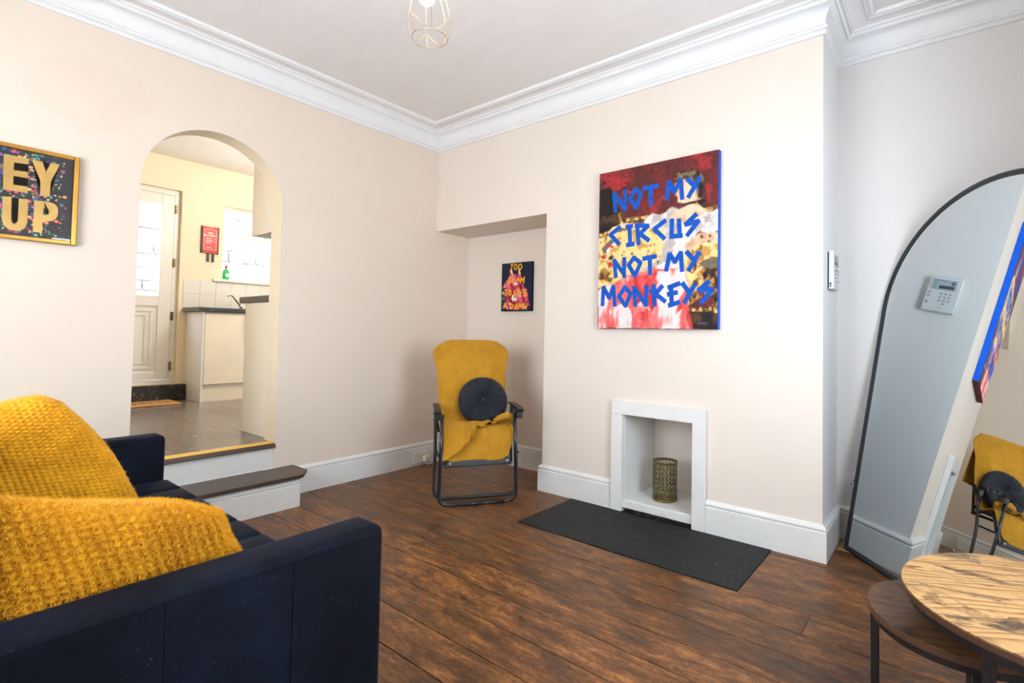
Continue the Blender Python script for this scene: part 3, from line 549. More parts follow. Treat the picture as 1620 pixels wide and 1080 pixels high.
BIG_POLYS= [('maroon', [(-0.0037, 1.0291), (0.8178, 1.0398), (0.8208, 0.6576), (0.4632, 0.6227), (-0.0035, 0.6126)]), ('red', [(-0.0036, 1.0265), (0.2335, 1.0299), (0.2755, 0.968), (0.2491, 0.9121), (0.194, 0.8966), (0.1529, 0.8294), (0.0064, 0.8884)]), ('redlight', [(0.0343, 0.9909), (0.1358, 1.0046), (0.2069, 0.9616), (0.1798, 0.9111), (0.0945, 0.8937), (0.0279, 0.9354)]), ('red', [(0.6178, 1.0271), (0.8179, 1.0256), (0.8187, 0.9279), (0.7122, 0.9254)]), ('red', [(0.4734, 0.8178), (0.5726, 0.7688), (0.5489, 0.7153), (0.4497, 0.6938), (0.3332, 0.6848), (0.2925, 0.7256)]), ('red', [(0.7357, 0.8441), (0.8193, 0.852), (0.8202, 0.7331), (0.748, 0.7326)]), ('black', [(-0.0033, 0.9277), (0.0793, 0.9334), (0.1237, 0.8706), (0.1392, 0.7945), (0.1755, 0.7406), (0.1627, 0.6567), (0.0991, 0.6268), (-0.0037, 0.6227)]), ('gold', [(0.1513, 0.7499), (0.1893, 0.751), (0.1948, 0.6713), (0.1627, 0.6567)]), ('umber', [(0.1761, 0.7039), (0.3526, 0.7119), (0.5246, 0.6957), (0.8204, 0.7115), (0.8211, 0.6253), (0.5255, 0.6157), (0.198, 0.6406)]), ('gold', [(0.211, 0.6997), (0.3592, 0.7111), (0.5122, 0.6973), (0.5124, 0.6835), (0.3594, 0.6934), (0.2182, 0.6807)]), ('gold', [(0.7256, 0.7083), (0.8204, 0.7137), (0.8205, 0.6986), (0.7315, 0.691)]), ('cream', [(-0.0065, 0.6129), (0.2257, 0.6399), (0.4882, 0.6256), (0.6697, 0.544), (0.822, 0.507), (0.8234, 0.3356), (0.6272, 0.1259), (0.2988, 0.297), (-0.0001, 0.2616)]), ('gold', [(-0.0068, 0.628), (0.2256, 0.6496), (0.488, 0.6406), (0.4883, 0.6199), (0.226, 0.6254), (-0.0063, 0.5978)]), ('ochre', [(-0.0038, 0.462), (0.0735, 0.4314), (0.118, 0.3548), (0.1045, 0.3065), (-0.0007, 0.2928)]), ('ochre', [(0.6237, 0.4594), (0.7162, 0.4954), (0.7285, 0.396), (0.6603, 0.3236), (0.6249, 0.3479)]), ('ochre', [(0.6256, 0.2812), (0.718, 0.2985), (0.7192, 0.1786), (0.6389, 0.1367)]), ('teal', [(0.0204, 0.5226), (0.0852, 0.5912), (0.1215, 0.5728), (0.0577, 0.4995)]), ('white', [(0.0546, 0.5072), (0.1172, 0.5732), (0.1288, 0.5647), (0.0723, 0.4958)]), ('skin', [(0.07, 0.6299), (0.0984, 0.664), (0.1695, 0.6742), (0.3468, 0.6571), (0.3993, 0.6299), (0.3605, 0.6108), (0.177, 0.6429), (0.0994, 0.6083)]), ('blouse', [(0.3337, 0.6468), (0.3529, 0.6883), (0.3917, 0.7151), (0.4176, 0.7036), (0.4747, 0.7079), (0.5241, 0.7415), (0.5853, 0.7048), (0.5739, 0.6441), (0.5133, 0.6056), (0.4252, 0.6131)]), ('skin', [(0.5126, 0.6629), (0.5489, 0.7096), (0.615, 0.729), (0.714, 0.7374), (0.7597, 0.6818), (0.7149, 0.6382), (0.6573, 0.623), (0.5742, 0.6215)]), ('skin', [(0.547, 0.8775), (0.6012, 0.8979), (0.6664, 0.8834), (0.6958, 0.8396), (0.6998, 0.7836), (0.7141, 0.7264), (0.6329, 0.7131), (0.5969, 0.7484), (0.563, 0.7589), (0.5578, 0.7914), (0.5405, 0.8077)]), ('skindark', [(0.6668, 0.8443), (0.6994, 0.8258), (0.714, 0.7319), (0.6679, 0.7273), (0.6791, 0.7757)]), ('hair', [(0.5395, 0.8936), (0.5525, 0.9336), (0.5947, 0.9489), (0.6541, 0.9415), (0.7123, 0.9121), (0.7299, 0.8671), (0.7224, 0.8133), (0.7138, 0.7595), (0.6905, 0.785), (0.6808, 0.8365), (0.6547, 0.8776), (0.6013, 0.8945), (0.5593, 0.8675)]), ('hairlight', [(0.5708, 0.9281), (0.6187, 0.9366), (0.6777, 0.9183), (0.6662, 0.9058), (0.607, 0.9161), (0.5771, 0.91)]), ('black', [(0.5945, 0.7487), (0.6816, 0.7575), (0.6863, 0.7413), (0.5994, 0.7323)]), ('black', [(0.6816, 0.7575), (0.7251, 0.7633), (0.7366, 0.7507), (0.714, 0.7374), (0.7426, 0.706), (0.7257, 0.705), (0.691, 0.7385)]), ('blouse', [(0.7033, 0.6562), (0.7372, 0.6848), (0.8206, 0.6899), (0.8216, 0.5607), (0.7721, 0.5498), (0.7156, 0.5613), (0.6808, 0.5981)]), ('blousegrey', [(0.7261, 0.6588), (0.7711, 0.664), (0.7715, 0.6205), (0.7265, 0.6149)]), ('pinkpale', [(0.7597, 0.6818), (0.8206, 0.6845), (0.8208, 0.6576), (0.7822, 0.6626)]), ('blouse', [(0.4758, 0.6213), (0.5251, 0.65), (0.6689, 0.6272), (0.7154, 0.5832), (0.6698, 0.5329), (0.6176, 0.4822), (0.6064, 0.4161), (0.6071, 0.349), (0.4284, 0.3716), (0.459, 0.4502), (0.477, 0.5176)]), ('blousegrey', [(0.477, 0.5176), (0.5262, 0.5586), (0.5512, 0.5108), (0.4908, 0.4133), (0.377, 0.3632), (0.2979, 0.3563), (0.3507, 0.3766), (0.453, 0.4276)]), ('skin', [(0.6058, 0.4721), (0.6232, 0.5096), (0.7042, 0.557), (0.8217, 0.55), (0.8222, 0.4856), (0.7162, 0.5009), (0.653, 0.4736), (0.6178, 0.4576)]), ('pink', [(0.0002, 0.2466), (0.119, 0.2997), (0.2304, 0.3387), (0.4284, 0.3716), (0.607, 0.3602), (0.6374, 0.2806), (0.634, 0.1479), (0.6658, 0.0024), (0.0047, -0.0023)]), ('pinkdeep', [(0.2103, 0.3013), (0.2984, 0.3267), (0.4349, 0.3597), (0.4668, 0.3347), (0.4372, 0.1752), (0.4064, 0.0951), (0.3403, 0.1778), (0.2743, 0.1321), (0.2189, 0.193)]), ('pinkpale', [(0.0002, 0.2466), (0.1119, 0.2914), (0.078, 0.1724), (0.0508, 0.062), (0.0225, -0.0022), (0.0047, -0.0023)]), ('pinkpale', [(0.4286, 0.3543), (0.607, 0.358), (0.6351, 0.2696), (0.629, 0.1812), (0.557, 0.0016), (0.4332, 0.0007), (0.4437, 0.1636)]), ('pinkdeep', [(0.5792, 0.1715), (0.6261, 0.2368), (0.634, 0.1479), (0.6635, 0.0024), (0.6461, 0.0023), (0.6154, 0.1261), (0.5562, 0.0711)]), ('pinkpale', [(0.136, 0.1345), (0.2053, 0.1813), (0.2615, 0.0848), (0.2493, -0.0006), (0.1664, -0.0012)]), ('pinkdeep', [(0.2883, 0.0964), (0.3671, 0.1305), (0.4324, 0.0604), (0.4268, 0.0007), (0.3428, 0.0001)]), ('black', [(0.639, 0.1202), (0.825, 0.1384), (0.8261, 0.0035), (0.6658, 0.0024)]), ('gold', [(0.6414, 0.1201), (0.7757, 0.1308), (0.7758, 0.1126), (0.6451, 0.098)]), ('umber', [(0.7175, 0.3531), (0.8232, 0.357), (0.8251, 0.1224), (0.7868, 0.1285), (0.7303, 0.2)]), ('red', [(0.7307, 0.1566), (0.7751, 0.1986), (0.792, 0.1551), (0.7646, 0.1289)]), ('gold', [(0.7868, 0.1285), (0.825, 0.1384), (0.8253, 0.0959), (0.7893, 0.0909)]), ('dish', [(0.6967, 0.3852), (0.717, 0.4078), (0.7732, 0.4165), (0.8228, 0.4105), (0.8233, 0.3517), (0.7738, 0.3441), (0.7175, 0.3586)]), ('cream', [(0.7562, 0.4482), (0.7838, 0.4783), (0.8222, 0.4877), (0.8228, 0.4105), (0.7732, 0.4198)]), ('hair', [(0.7135, 0.545), (0.7294, 0.5434), (0.7295, 0.5281), (0.7136, 0.5297)]), ('hair', [(0.7565, 0.5428), (0.7721, 0.5412), (0.7723, 0.526), (0.7566, 0.5275)]), ('hair', [(0.7545, 0.5114), (0.7679, 0.5101), (0.7681, 0.4971), (0.7546, 0.4984)]), ('rosered', [(0.0919, 0.5267), (0.0795, 0.533), (0.0903, 0.5392), (0.0962, 0.5491), (0.1047, 0.5391), (0.117, 0.5328), (0.1064, 0.5267), (0.1005, 0.5167)]), ('rosered', [(0.0782, 0.4173), (0.07, 0.4302), (0.0864, 0.4298), (0.1007, 0.4355), (0.1018, 0.4215), (0.1099, 0.4088), (0.0936, 0.4091), (0.0793, 0.4033)]), ('hair', [(0.1099, 0.4679), (0.1236, 0.4583), (0.1088, 0.4527), (0.0989, 0.4418), (0.0907, 0.4552), (0.0769, 0.4649), (0.0918, 0.4705), (0.1017, 0.4814)]), ('leaf', [(0.0828, 0.3151), (0.0753, 0.3053), (0.0676, 0.316), (0.0555, 0.3232), (0.0676, 0.3289), (0.0752, 0.3387), (0.0828, 0.328), (0.0949, 0.3208)]), ('rosered', [(0.0571, 0.3119), (0.0469, 0.3082), (0.0467, 0.3179), (0.0415, 0.3269), (0.0529, 0.3263), (0.0631, 0.33), (0.0634, 0.3204), (0.0685, 0.3114)]), ('rosered', [(0.1027, 0.4136), (0.1112, 0.4076), (0.102, 0.4041), (0.0958, 0.3973), (0.0908, 0.4056), (0.0823, 0.4115), (0.0916, 0.4151), (0.0977, 0.4219)]), ('hair', [(0.0482, 0.5129), (0.0621, 0.5155), (0.0603, 0.5034), (0.0651, 0.4912), (0.0505, 0.494), (0.0366, 0.4913), (0.0383, 0.5035), (0.0335, 0.5158)]), ('leaf', [(0.0444, 0.5185), (0.0514, 0.5115), (0.0416, 0.5099), (0.034, 0.5047), (0.031, 0.5133), (0.0239, 0.5204), (0.0338, 0.522), (0.0414, 0.5272)]), ('rosered', [(0.0623, 0.5467), (0.0596, 0.5609), (0.0756, 0.5552), (0.092, 0.5557), (0.0873, 0.5427), (0.0899, 0.5285), (0.074, 0.5341), (0.0575, 0.5335)]), ('rosered', [(0.029, 0.4665), (0.0164, 0.4779), (0.0328, 0.4815), (0.0448, 0.491), (0.0508, 0.4767), (0.0633, 0.4654), (0.0471, 0.4617), (0.0351, 0.4522)]), ('hair', [(0.0934, 0.4628), (0.1042, 0.4629), (0.1006, 0.4544), (0.1018, 0.4451), (0.0915, 0.4491), (0.0807, 0.449), (0.0843, 0.4575), (0.0831, 0.4668)]), ('leaf', [(0.0989, 0.324), (0.0966, 0.3157), (0.0887, 0.3217), (0.0787, 0.3243), (0.0851, 0.3307), (0.0875, 0.339), (0.0954, 0.333), (0.1054, 0.3303)]), ('rosered', [(0.3818, 0.4581), (0.38, 0.4628), (0.3854, 0.4618), (0.3904, 0.463), (0.3899, 0.4583), (0.3917, 0.4536), (0.3863, 0.4545), (0.3813, 0.4534)]), ('rosered', [(0.0471, 0.4712), (0.0529, 0.475), (0.055, 0.4685), (0.0601, 0.4631), (0.0527, 0.462), (0.0469, 0.4582), (0.0447, 0.4647), (0.0396, 0.4701)]), ('hair', [(0.0529, 0.4788), (0.0503, 0.4844), (0.0572, 0.4834), (0.0635, 0.485), (0.0631, 0.4792), (0.0656, 0.4736), (0.0588, 0.4746), (0.0525, 0.473)]), ('leaf', [(0.1735, 0.475), (0.176, 0.4811), (0.1815, 0.4759), (0.1887, 0.4732), (0.1834, 0.4689), (0.181, 0.4629), (0.1755, 0.468), (0.1682, 0.4707)]), ('rosered', [(0.0413, 0.5772), (0.0368, 0.5797), (0.0409, 0.5818), (0.0434, 0.5854), (0.0464, 0.5816), (0.0509, 0.579), (0.0468, 0.5769), (0.0444, 0.5734)]), ('rosered', [(0.2393, 0.5851), (0.2357, 0.5918), (0.2438, 0.5909), (0.251, 0.5932), (0.251, 0.5862), (0.2546, 0.5795), (0.2466, 0.5803), (0.2394, 0.578)]), ('hair', [(0.2492, 0.477), (0.2507, 0.4851), (0.2584, 0.4797), (0.2677, 0.4775), (0.2624, 0.4712), (0.261, 0.4632), (0.2532, 0.4686), (0.2439, 0.4707)]), ('leaf', [(0.0563, 0.5915), (0.0476, 0.5934), (0.0524, 0.5991), (0.0535, 0.6064), (0.0608, 0.6015), (0.0695, 0.5996), (0.0648, 0.5939), (0.0637, 0.5867)]), ('rosered', [(0.3698, 0.4882), (0.3752, 0.4904), (0.3756, 0.4849), (0.3786, 0.4798), (0.3725, 0.48), (0.3671, 0.4778), (0.3667, 0.4833), (0.3637, 0.4884)]), ('rosered', [(0.0997, 0.5575), (0.0948, 0.5614), (0.1005, 0.5631), (0.1044, 0.5669), (0.1071, 0.5617), (0.112, 0.5578), (0.1063, 0.5562), (0.1024, 0.5524)]), ('hair', [(0.4336, 0.4158), (0.4368, 0.4224), (0.4422, 0.4163), (0.4497, 0.4127), (0.4435, 0.4084), (0.4403, 0.4018), (0.4349, 0.4079), (0.4273, 0.4114)]), ('leaf', [(0.0199, 0.571), (0.0269, 0.5675), (0.0209, 0.564), (0.0177, 0.5585), (0.0128, 0.564), (0.0058, 0.5675), (0.0118, 0.571), (0.015, 0.5766)]), ('rosered', [(0.1885, 0.4851), (0.1796, 0.4878), (0.1854, 0.4934), (0.1876, 0.5009), (0.1947, 0.4952), (0.2036, 0.4925), (0.1978, 0.4869), (0.1957, 0.4793)]), ('rosered', [(0.364, 0.4687), (0.3667, 0.4741), (0.3712, 0.4691), (0.3776, 0.4661), (0.3724, 0.4625), (0.3698, 0.457), (0.3652, 0.4621), (0.3588, 0.465)]), ('hair', [(0.2531, 0.5874), (0.2591, 0.5806), (0.2502, 0.5795), (0.2431, 0.575), (0.2408, 0.5832), (0.2347, 0.5901), (0.2437, 0.5911), (0.2508, 0.5956)]), ('leaf', [(0.4045, 0.521), (0.4115, 0.5224), (0.4106, 0.5159), (0.4129, 0.5093), (0.4056, 0.5109), (0.3986, 0.5095), (0.3995, 0.516), (0.3971, 0.5225)]), ('rosered', [(0.0488, 0.4476), (0.0528, 0.4445), (0.0481, 0.443), (0.0448, 0.4399), (0.0426, 0.4441), (0.0386, 0.4472), (0.0433, 0.4486), (0.0465, 0.4517)]), ('rosered', [(0.1301, 0.3996), (0.1292, 0.4046), (0.1348, 0.4028), (0.1406, 0.4032), (0.1389, 0.3985), (0.1399, 0.3934), (0.1343, 0.3952), (0.1285, 0.3948)]), ('rosered', [(0.4078, 0.3807), (0.4155, 0.3797), (0.4117, 0.3739), (0.4113, 0.367), (0.4045, 0.3709), (0.3968, 0.3719), (0.4006, 0.3777), (0.401, 0.3846)]), ('rosered', [(0.2093, 0.4455), (0.2146, 0.4417), (0.2088, 0.4395), (0.205, 0.4352), (0.2019, 0.4405), (0.1966, 0.4443), (0.2023, 0.4465), (0.2062, 0.4508)]), ('rosered', [(0.3846, 0.51), (0.3832, 0.5028), (0.3765, 0.5077), (0.3684, 0.5097), (0.3731, 0.5153), (0.3744, 0.5225), (0.3812, 0.5175), (0.3893, 0.5155)]), ('rosered', [(0.4428, 0.4406), (0.4455, 0.4449), (0.4488, 0.4404), (0.4538, 0.4375), (0.4492, 0.4349), (0.4464, 0.4306), (0.4431, 0.4351), (0.4381, 0.438)]), ('rosered', [(0.3792, 0.4537), (0.3724, 0.4593), (0.3803, 0.4619), (0.3858, 0.4675), (0.3895, 0.46), (0.3963, 0.4545), (0.3884, 0.4518), (0.3829, 0.4462)]), ('rosered', [(0.6584, 0.34), (0.6653, 0.3374), (0.6604, 0.3328), (0.6583, 0.3264), (0.6529, 0.3314), (0.646, 0.3339), (0.6509, 0.3386), (0.6531, 0.345)]), ('rosered', [(0.7132, 0.2806), (0.7147, 0.2841), (0.7174, 0.2811), (0.7211, 0.2795), (0.7182, 0.2771), (0.7167, 0.2736), (0.714, 0.2766), (0.7102, 0.2782)]), ('rosered', [(0.7235, 0.3282), (0.7244, 0.3206), (0.717, 0.3236), (0.7092, 0.3232), (0.7117, 0.3302), (0.7108, 0.3377), (0.7183, 0.3348), (0.726, 0.3351)]), ('rosered', [(0.7064, 0.3833), (0.7035, 0.3791), (0.7006, 0.3837), (0.696, 0.3869), (0.7006, 0.3893), (0.7035, 0.3935), (0.7064, 0.3888), (0.711, 0.3857)]), ('rosered', [(0.6951, 0.434), (0.6888, 0.433), (0.6901, 0.439), (0.6884, 0.4452), (0.6948, 0.4434), (0.7011, 0.4445), (0.6999, 0.4385), (0.7015, 0.4323)]), ('rosered', [(0.6805, 0.2158), (0.6842, 0.2203), (0.687, 0.2149), (0.6919, 0.2112), (0.6865, 0.2088), (0.6828, 0.2043), (0.6799, 0.2096), (0.675, 0.2133)]), ('rosered', [(0.6962, 0.4082), (0.6935, 0.4155), (0.7013, 0.4141), (0.7086, 0.416), (0.7079, 0.4087), (0.7106, 0.4014), (0.7028, 0.4028), (0.6955, 0.4008)]), ('rosered', [(0.6978, 0.1963), (0.7018, 0.1951), (0.699, 0.1922), (0.6979, 0.1885), (0.6948, 0.1912), (0.6908, 0.1925), (0.6935, 0.1953), (0.6947, 0.1991)]), ('rosered', [(0.6509, 0.3422), (0.6553, 0.3424), (0.6539, 0.3385), (0.6544, 0.3344), (0.6502, 0.336), (0.6459, 0.3358), (0.6473, 0.3397), (0.6468, 0.3438)]), ('rosered', [(0.6941, 0.3649), (0.6918, 0.3721), (0.6994, 0.3705), (0.7067, 0.3722), (0.7057, 0.365), (0.7081, 0.3578), (0.7004, 0.3593), (0.6931, 0.3576)]), ('rosered', [(0.714, 0.2635), (0.7131, 0.2683), (0.7179, 0.2668), (0.7229, 0.2675), (0.7216, 0.2629), (0.7226, 0.2581), (0.7177, 0.2596), (0.7128, 0.2589)]), ('redlight', [(0.2441, 0.8741), (0.2404, 0.8701), (0.2328, 0.8712), (0.2289, 0.8765), (0.2327, 0.8805), (0.2402, 0.8793)]), ('rosered', [(0.0911, 0.9856), (0.0856, 0.9799), (0.0742, 0.9818), (0.0684, 0.9895), (0.074, 0.9952), (0.0853, 0.9933)]), ('black', [(0.0751, 0.929), (0.0708, 0.9246), (0.0622, 0.926), (0.0577, 0.9318), (0.062, 0.9363), (0.0706, 0.9349)]), ('redlight', [(0.2257, 0.9634), (0.2192, 0.9565), (0.206, 0.9587), (0.1991, 0.9679), (0.2057, 0.9749), (0.219, 0.9726)]), ('rosered', [(0.1041, 1.0118), (0.1005, 1.0081), (0.0933, 1.0094), (0.0896, 1.0143), (0.0932, 1.018), (0.1004, 1.0167)]), ('black', [(0.2152, 0.9749), (0.2114, 0.9709), (0.2037, 0.9723), (0.1998, 0.9776), (0.2036, 0.9816), (0.2112, 0.9803)]), ('redlight', [(0.2584, 0.9362), (0.2531, 0.9305), (0.2424, 0.9323), (0.2368, 0.9398), (0.2421, 0.9455), (0.2529, 0.9437)]), ('rosered', [(0.1602, 0.9459), (0.1537, 0.939), (0.1404, 0.9412), (0.1335, 0.9503), (0.1401, 0.9573), (0.1534, 0.955)]), ('black', [(0.0383, 0.9777), (0.0334, 0.9727), (0.0234, 0.9743), (0.0183, 0.981), (0.0232, 0.9861), (0.0332, 0.9844)]), ('redlight', [(0.1848, 0.9085), (0.1821, 0.9055), (0.1764, 0.9064), (0.1735, 0.9103), (0.1763, 0.9132), (0.1819, 0.9124)]), ('rosered', [(0.0514, 0.9942), (0.0471, 0.9897), (0.0382, 0.9912), (0.0337, 0.9972), (0.038, 1.0017), (0.0469, 1.0002)]), ('black', [(0.2112, 0.9025), (0.2046, 0.8955), (0.1913, 0.8976), (0.1844, 0.9067), (0.191, 0.9138), (0.2043, 0.9117)]), ('redlight', [(0.121, 0.9588), (0.1176, 0.9553), (0.1106, 0.9564), (0.107, 0.9612), (0.1104, 0.9648), (0.1174, 0.9636)]), ('rosered', [(0.2399, 0.8781), (0.2333, 0.8709), (0.2199, 0.873), (0.213, 0.8823), (0.2196, 0.8894), (0.233, 0.8873)]), ('black', [(0.2008, 0.8863), (0.1958, 0.8808), (0.1854, 0.8824), (0.1801, 0.8895), (0.1852, 0.895), (0.1955, 0.8933)]), ('redlight', [(0.2248, 0.9534), (0.219, 0.9472), (0.2071, 0.9492), (0.2011, 0.9574), (0.2069, 0.9636), (0.2188, 0.9616)]), ('rosered', [(0.2082, 0.9188), (0.202, 0.9122), (0.1894, 0.9142), (0.1829, 0.9229), (0.1891, 0.9296), (0.2017, 0.9275)]), ('black', [(0.1823, 0.9705), (0.1794, 0.9673), (0.1733, 0.9683), (0.1702, 0.9725), (0.1731, 0.9757), (0.1792, 0.9747)]), ('redlight', [(0.1096, 0.9899), (0.1029, 0.9829), (0.0892, 0.9853), (0.0822, 0.9946), (0.0889, 1.0016), (0.1026, 0.9992)]), ('rosered', [(0.1584, 0.9125), (0.1517, 0.9055), (0.1381, 0.9076), (0.1312, 0.9169), (0.1378, 0.924), (0.1514, 0.9218)]), ('black', [(0.2134, 0.8863), (0.2084, 0.8809), (0.1982, 0.8825), (0.1929, 0.8895), (0.1979, 0.8949), (0.2082, 0.8933)]), ('redlight', [(0.2056, 0.8761), (0.201, 0.8712), (0.1917, 0.8726), (0.187, 0.8789), (0.1915, 0.8839), (0.2008, 0.8824)]), ('rosered', [(0.1909, 0.8787), (0.1872, 0.8747), (0.1795, 0.8759), (0.1756, 0.8811), (0.1794, 0.8851), (0.187, 0.8839)]), ('black', [(0.0508, 0.9625), (0.0441, 0.9555), (0.0302, 0.9577), (0.0231, 0.967), (0.0299, 0.9741), (0.0437, 0.9718)]), ('redlight', [(0.1554, 0.9806), (0.1485, 0.9733), (0.1343, 0.9757), (0.1271, 0.9855), (0.134, 0.9928), (0.1481, 0.9903)]), ('rosered', [(0.1364, 0.9539), (0.1333, 0.9506), (0.1269, 0.9517), (0.1237, 0.956), (0.1268, 0.9593), (0.1332, 0.9583)]), ('blue', [(0.6785, 0.8335), (0.6923, 0.8402), (0.6971, 0.8195), (0.6856, 0.8146)])]
BIG_SIG= [[(0.7035, 0.032), (0.7091, 0.0396), (0.7138, 0.0288)], [(0.7159, 0.0375), (0.7172, 0.0288)], [(0.7205, 0.032), (0.725, 0.0375), (0.7296, 0.0288), (0.734, 0.0364)], [(0.7375, 0.0321), (0.743, 0.0375), (0.7476, 0.0299), (0.7598, 0.0375)]]
SMALL=(0.461,1.310,0.349,0.416)
SMALL_STROKES= [[(0.1065, 0.4009), (0.1358, 0.4037)], [(0.1228, 0.4022), (0.1144, 0.3547)], [(0.1818, 0.3767), (0.1789, 0.3634), (0.1704, 0.3557), (0.1596, 0.3563), (0.1506, 0.3652), (0.1469, 0.379), (0.1499, 0.3923), (0.1584, 0.4001), (0.1692, 0.3993), (0.1781, 0.3904), (0.1818, 0.3767)], [(0.2354, 0.3755), (0.2322, 0.3624), (0.2232, 0.3547), (0.2118, 0.3554), (0.2023, 0.3643), (0.1984, 0.378), (0.2016, 0.3912), (0.2106, 0.3989), (0.2221, 0.3981), (0.2315, 0.3892), (0.2354, 0.3755)], [(0.1096, 0.2924), (0.0888, 0.2839), (0.0811, 0.2553), (0.098, 0.2401), (0.111, 0.2443), (0.1118, 0.2611), (0.0974, 0.2618)], [(0.1327, 0.2816), (0.1272, 0.2459), (0.1661, 0.2474)], [(0.179, 0.2458), (0.197, 0.2901), (0.2153, 0.2479)], [(0.1817, 0.2624), (0.2136, 0.2655)], [(0.2269, 0.2436), (0.229, 0.2837), (0.2486, 0.2567), (0.2648, 0.2865), (0.2606, 0.2325)], [(0.0368, 0.1823), (0.0785, 0.1855)], [(0.06, 0.1838), (0.0549, 0.1298)], [(0.1179, 0.16), (0.1155, 0.1474), (0.1086, 0.1398), (0.0996, 0.1401), (0.0922, 0.1482), (0.0891, 0.161), (0.0915, 0.1737), (0.0985, 0.1813), (0.1074, 0.1809), (0.1148, 0.1728), (0.1179, 0.16)], [(0.1745, 0.177), (0.1509, 0.166), (0.1465, 0.1375), (0.1694, 0.1282), (0.1816, 0.1497), (0.1624, 0.1489)], [(0.1968, 0.1785), (0.1992, 0.1396)], [(0.2127, 0.1803), (0.2278, 0.1396), (0.2475, 0.1813)], [(0.2634, 0.175), (0.2615, 0.1267)], [(0.2603, 0.1752), (0.2945, 0.1795)], [(0.2609, 0.1526), (0.2889, 0.1563)], [(0.2615, 0.1267), (0.2939, 0.1313)], [(0.0313, 0.0249), (0.0532, 0.0729), (0.0699, 0.0243)], [(0.0375, 0.0418), (0.064, 0.0437)], [(0.1193, 0.0665), (0.1173, 0.0197)], [(0.116, 0.0666), (0.1523, 0.0467), (0.1186, 0.0206)], [(0.1627, 0.0204), (0.184, 0.0651), (0.196, 0.0222)], [(0.1674, 0.0369), (0.1943, 0.0388)], [(0.2074, 0.0243), (0.2128, 0.062), (0.2293, 0.0358), (0.2456, 0.0637), (0.2493, 0.0213)], [(0.2644, 0.021), (0.2671, 0.0585), (0.292, 0.0159), (0.302, 0.0577)]]
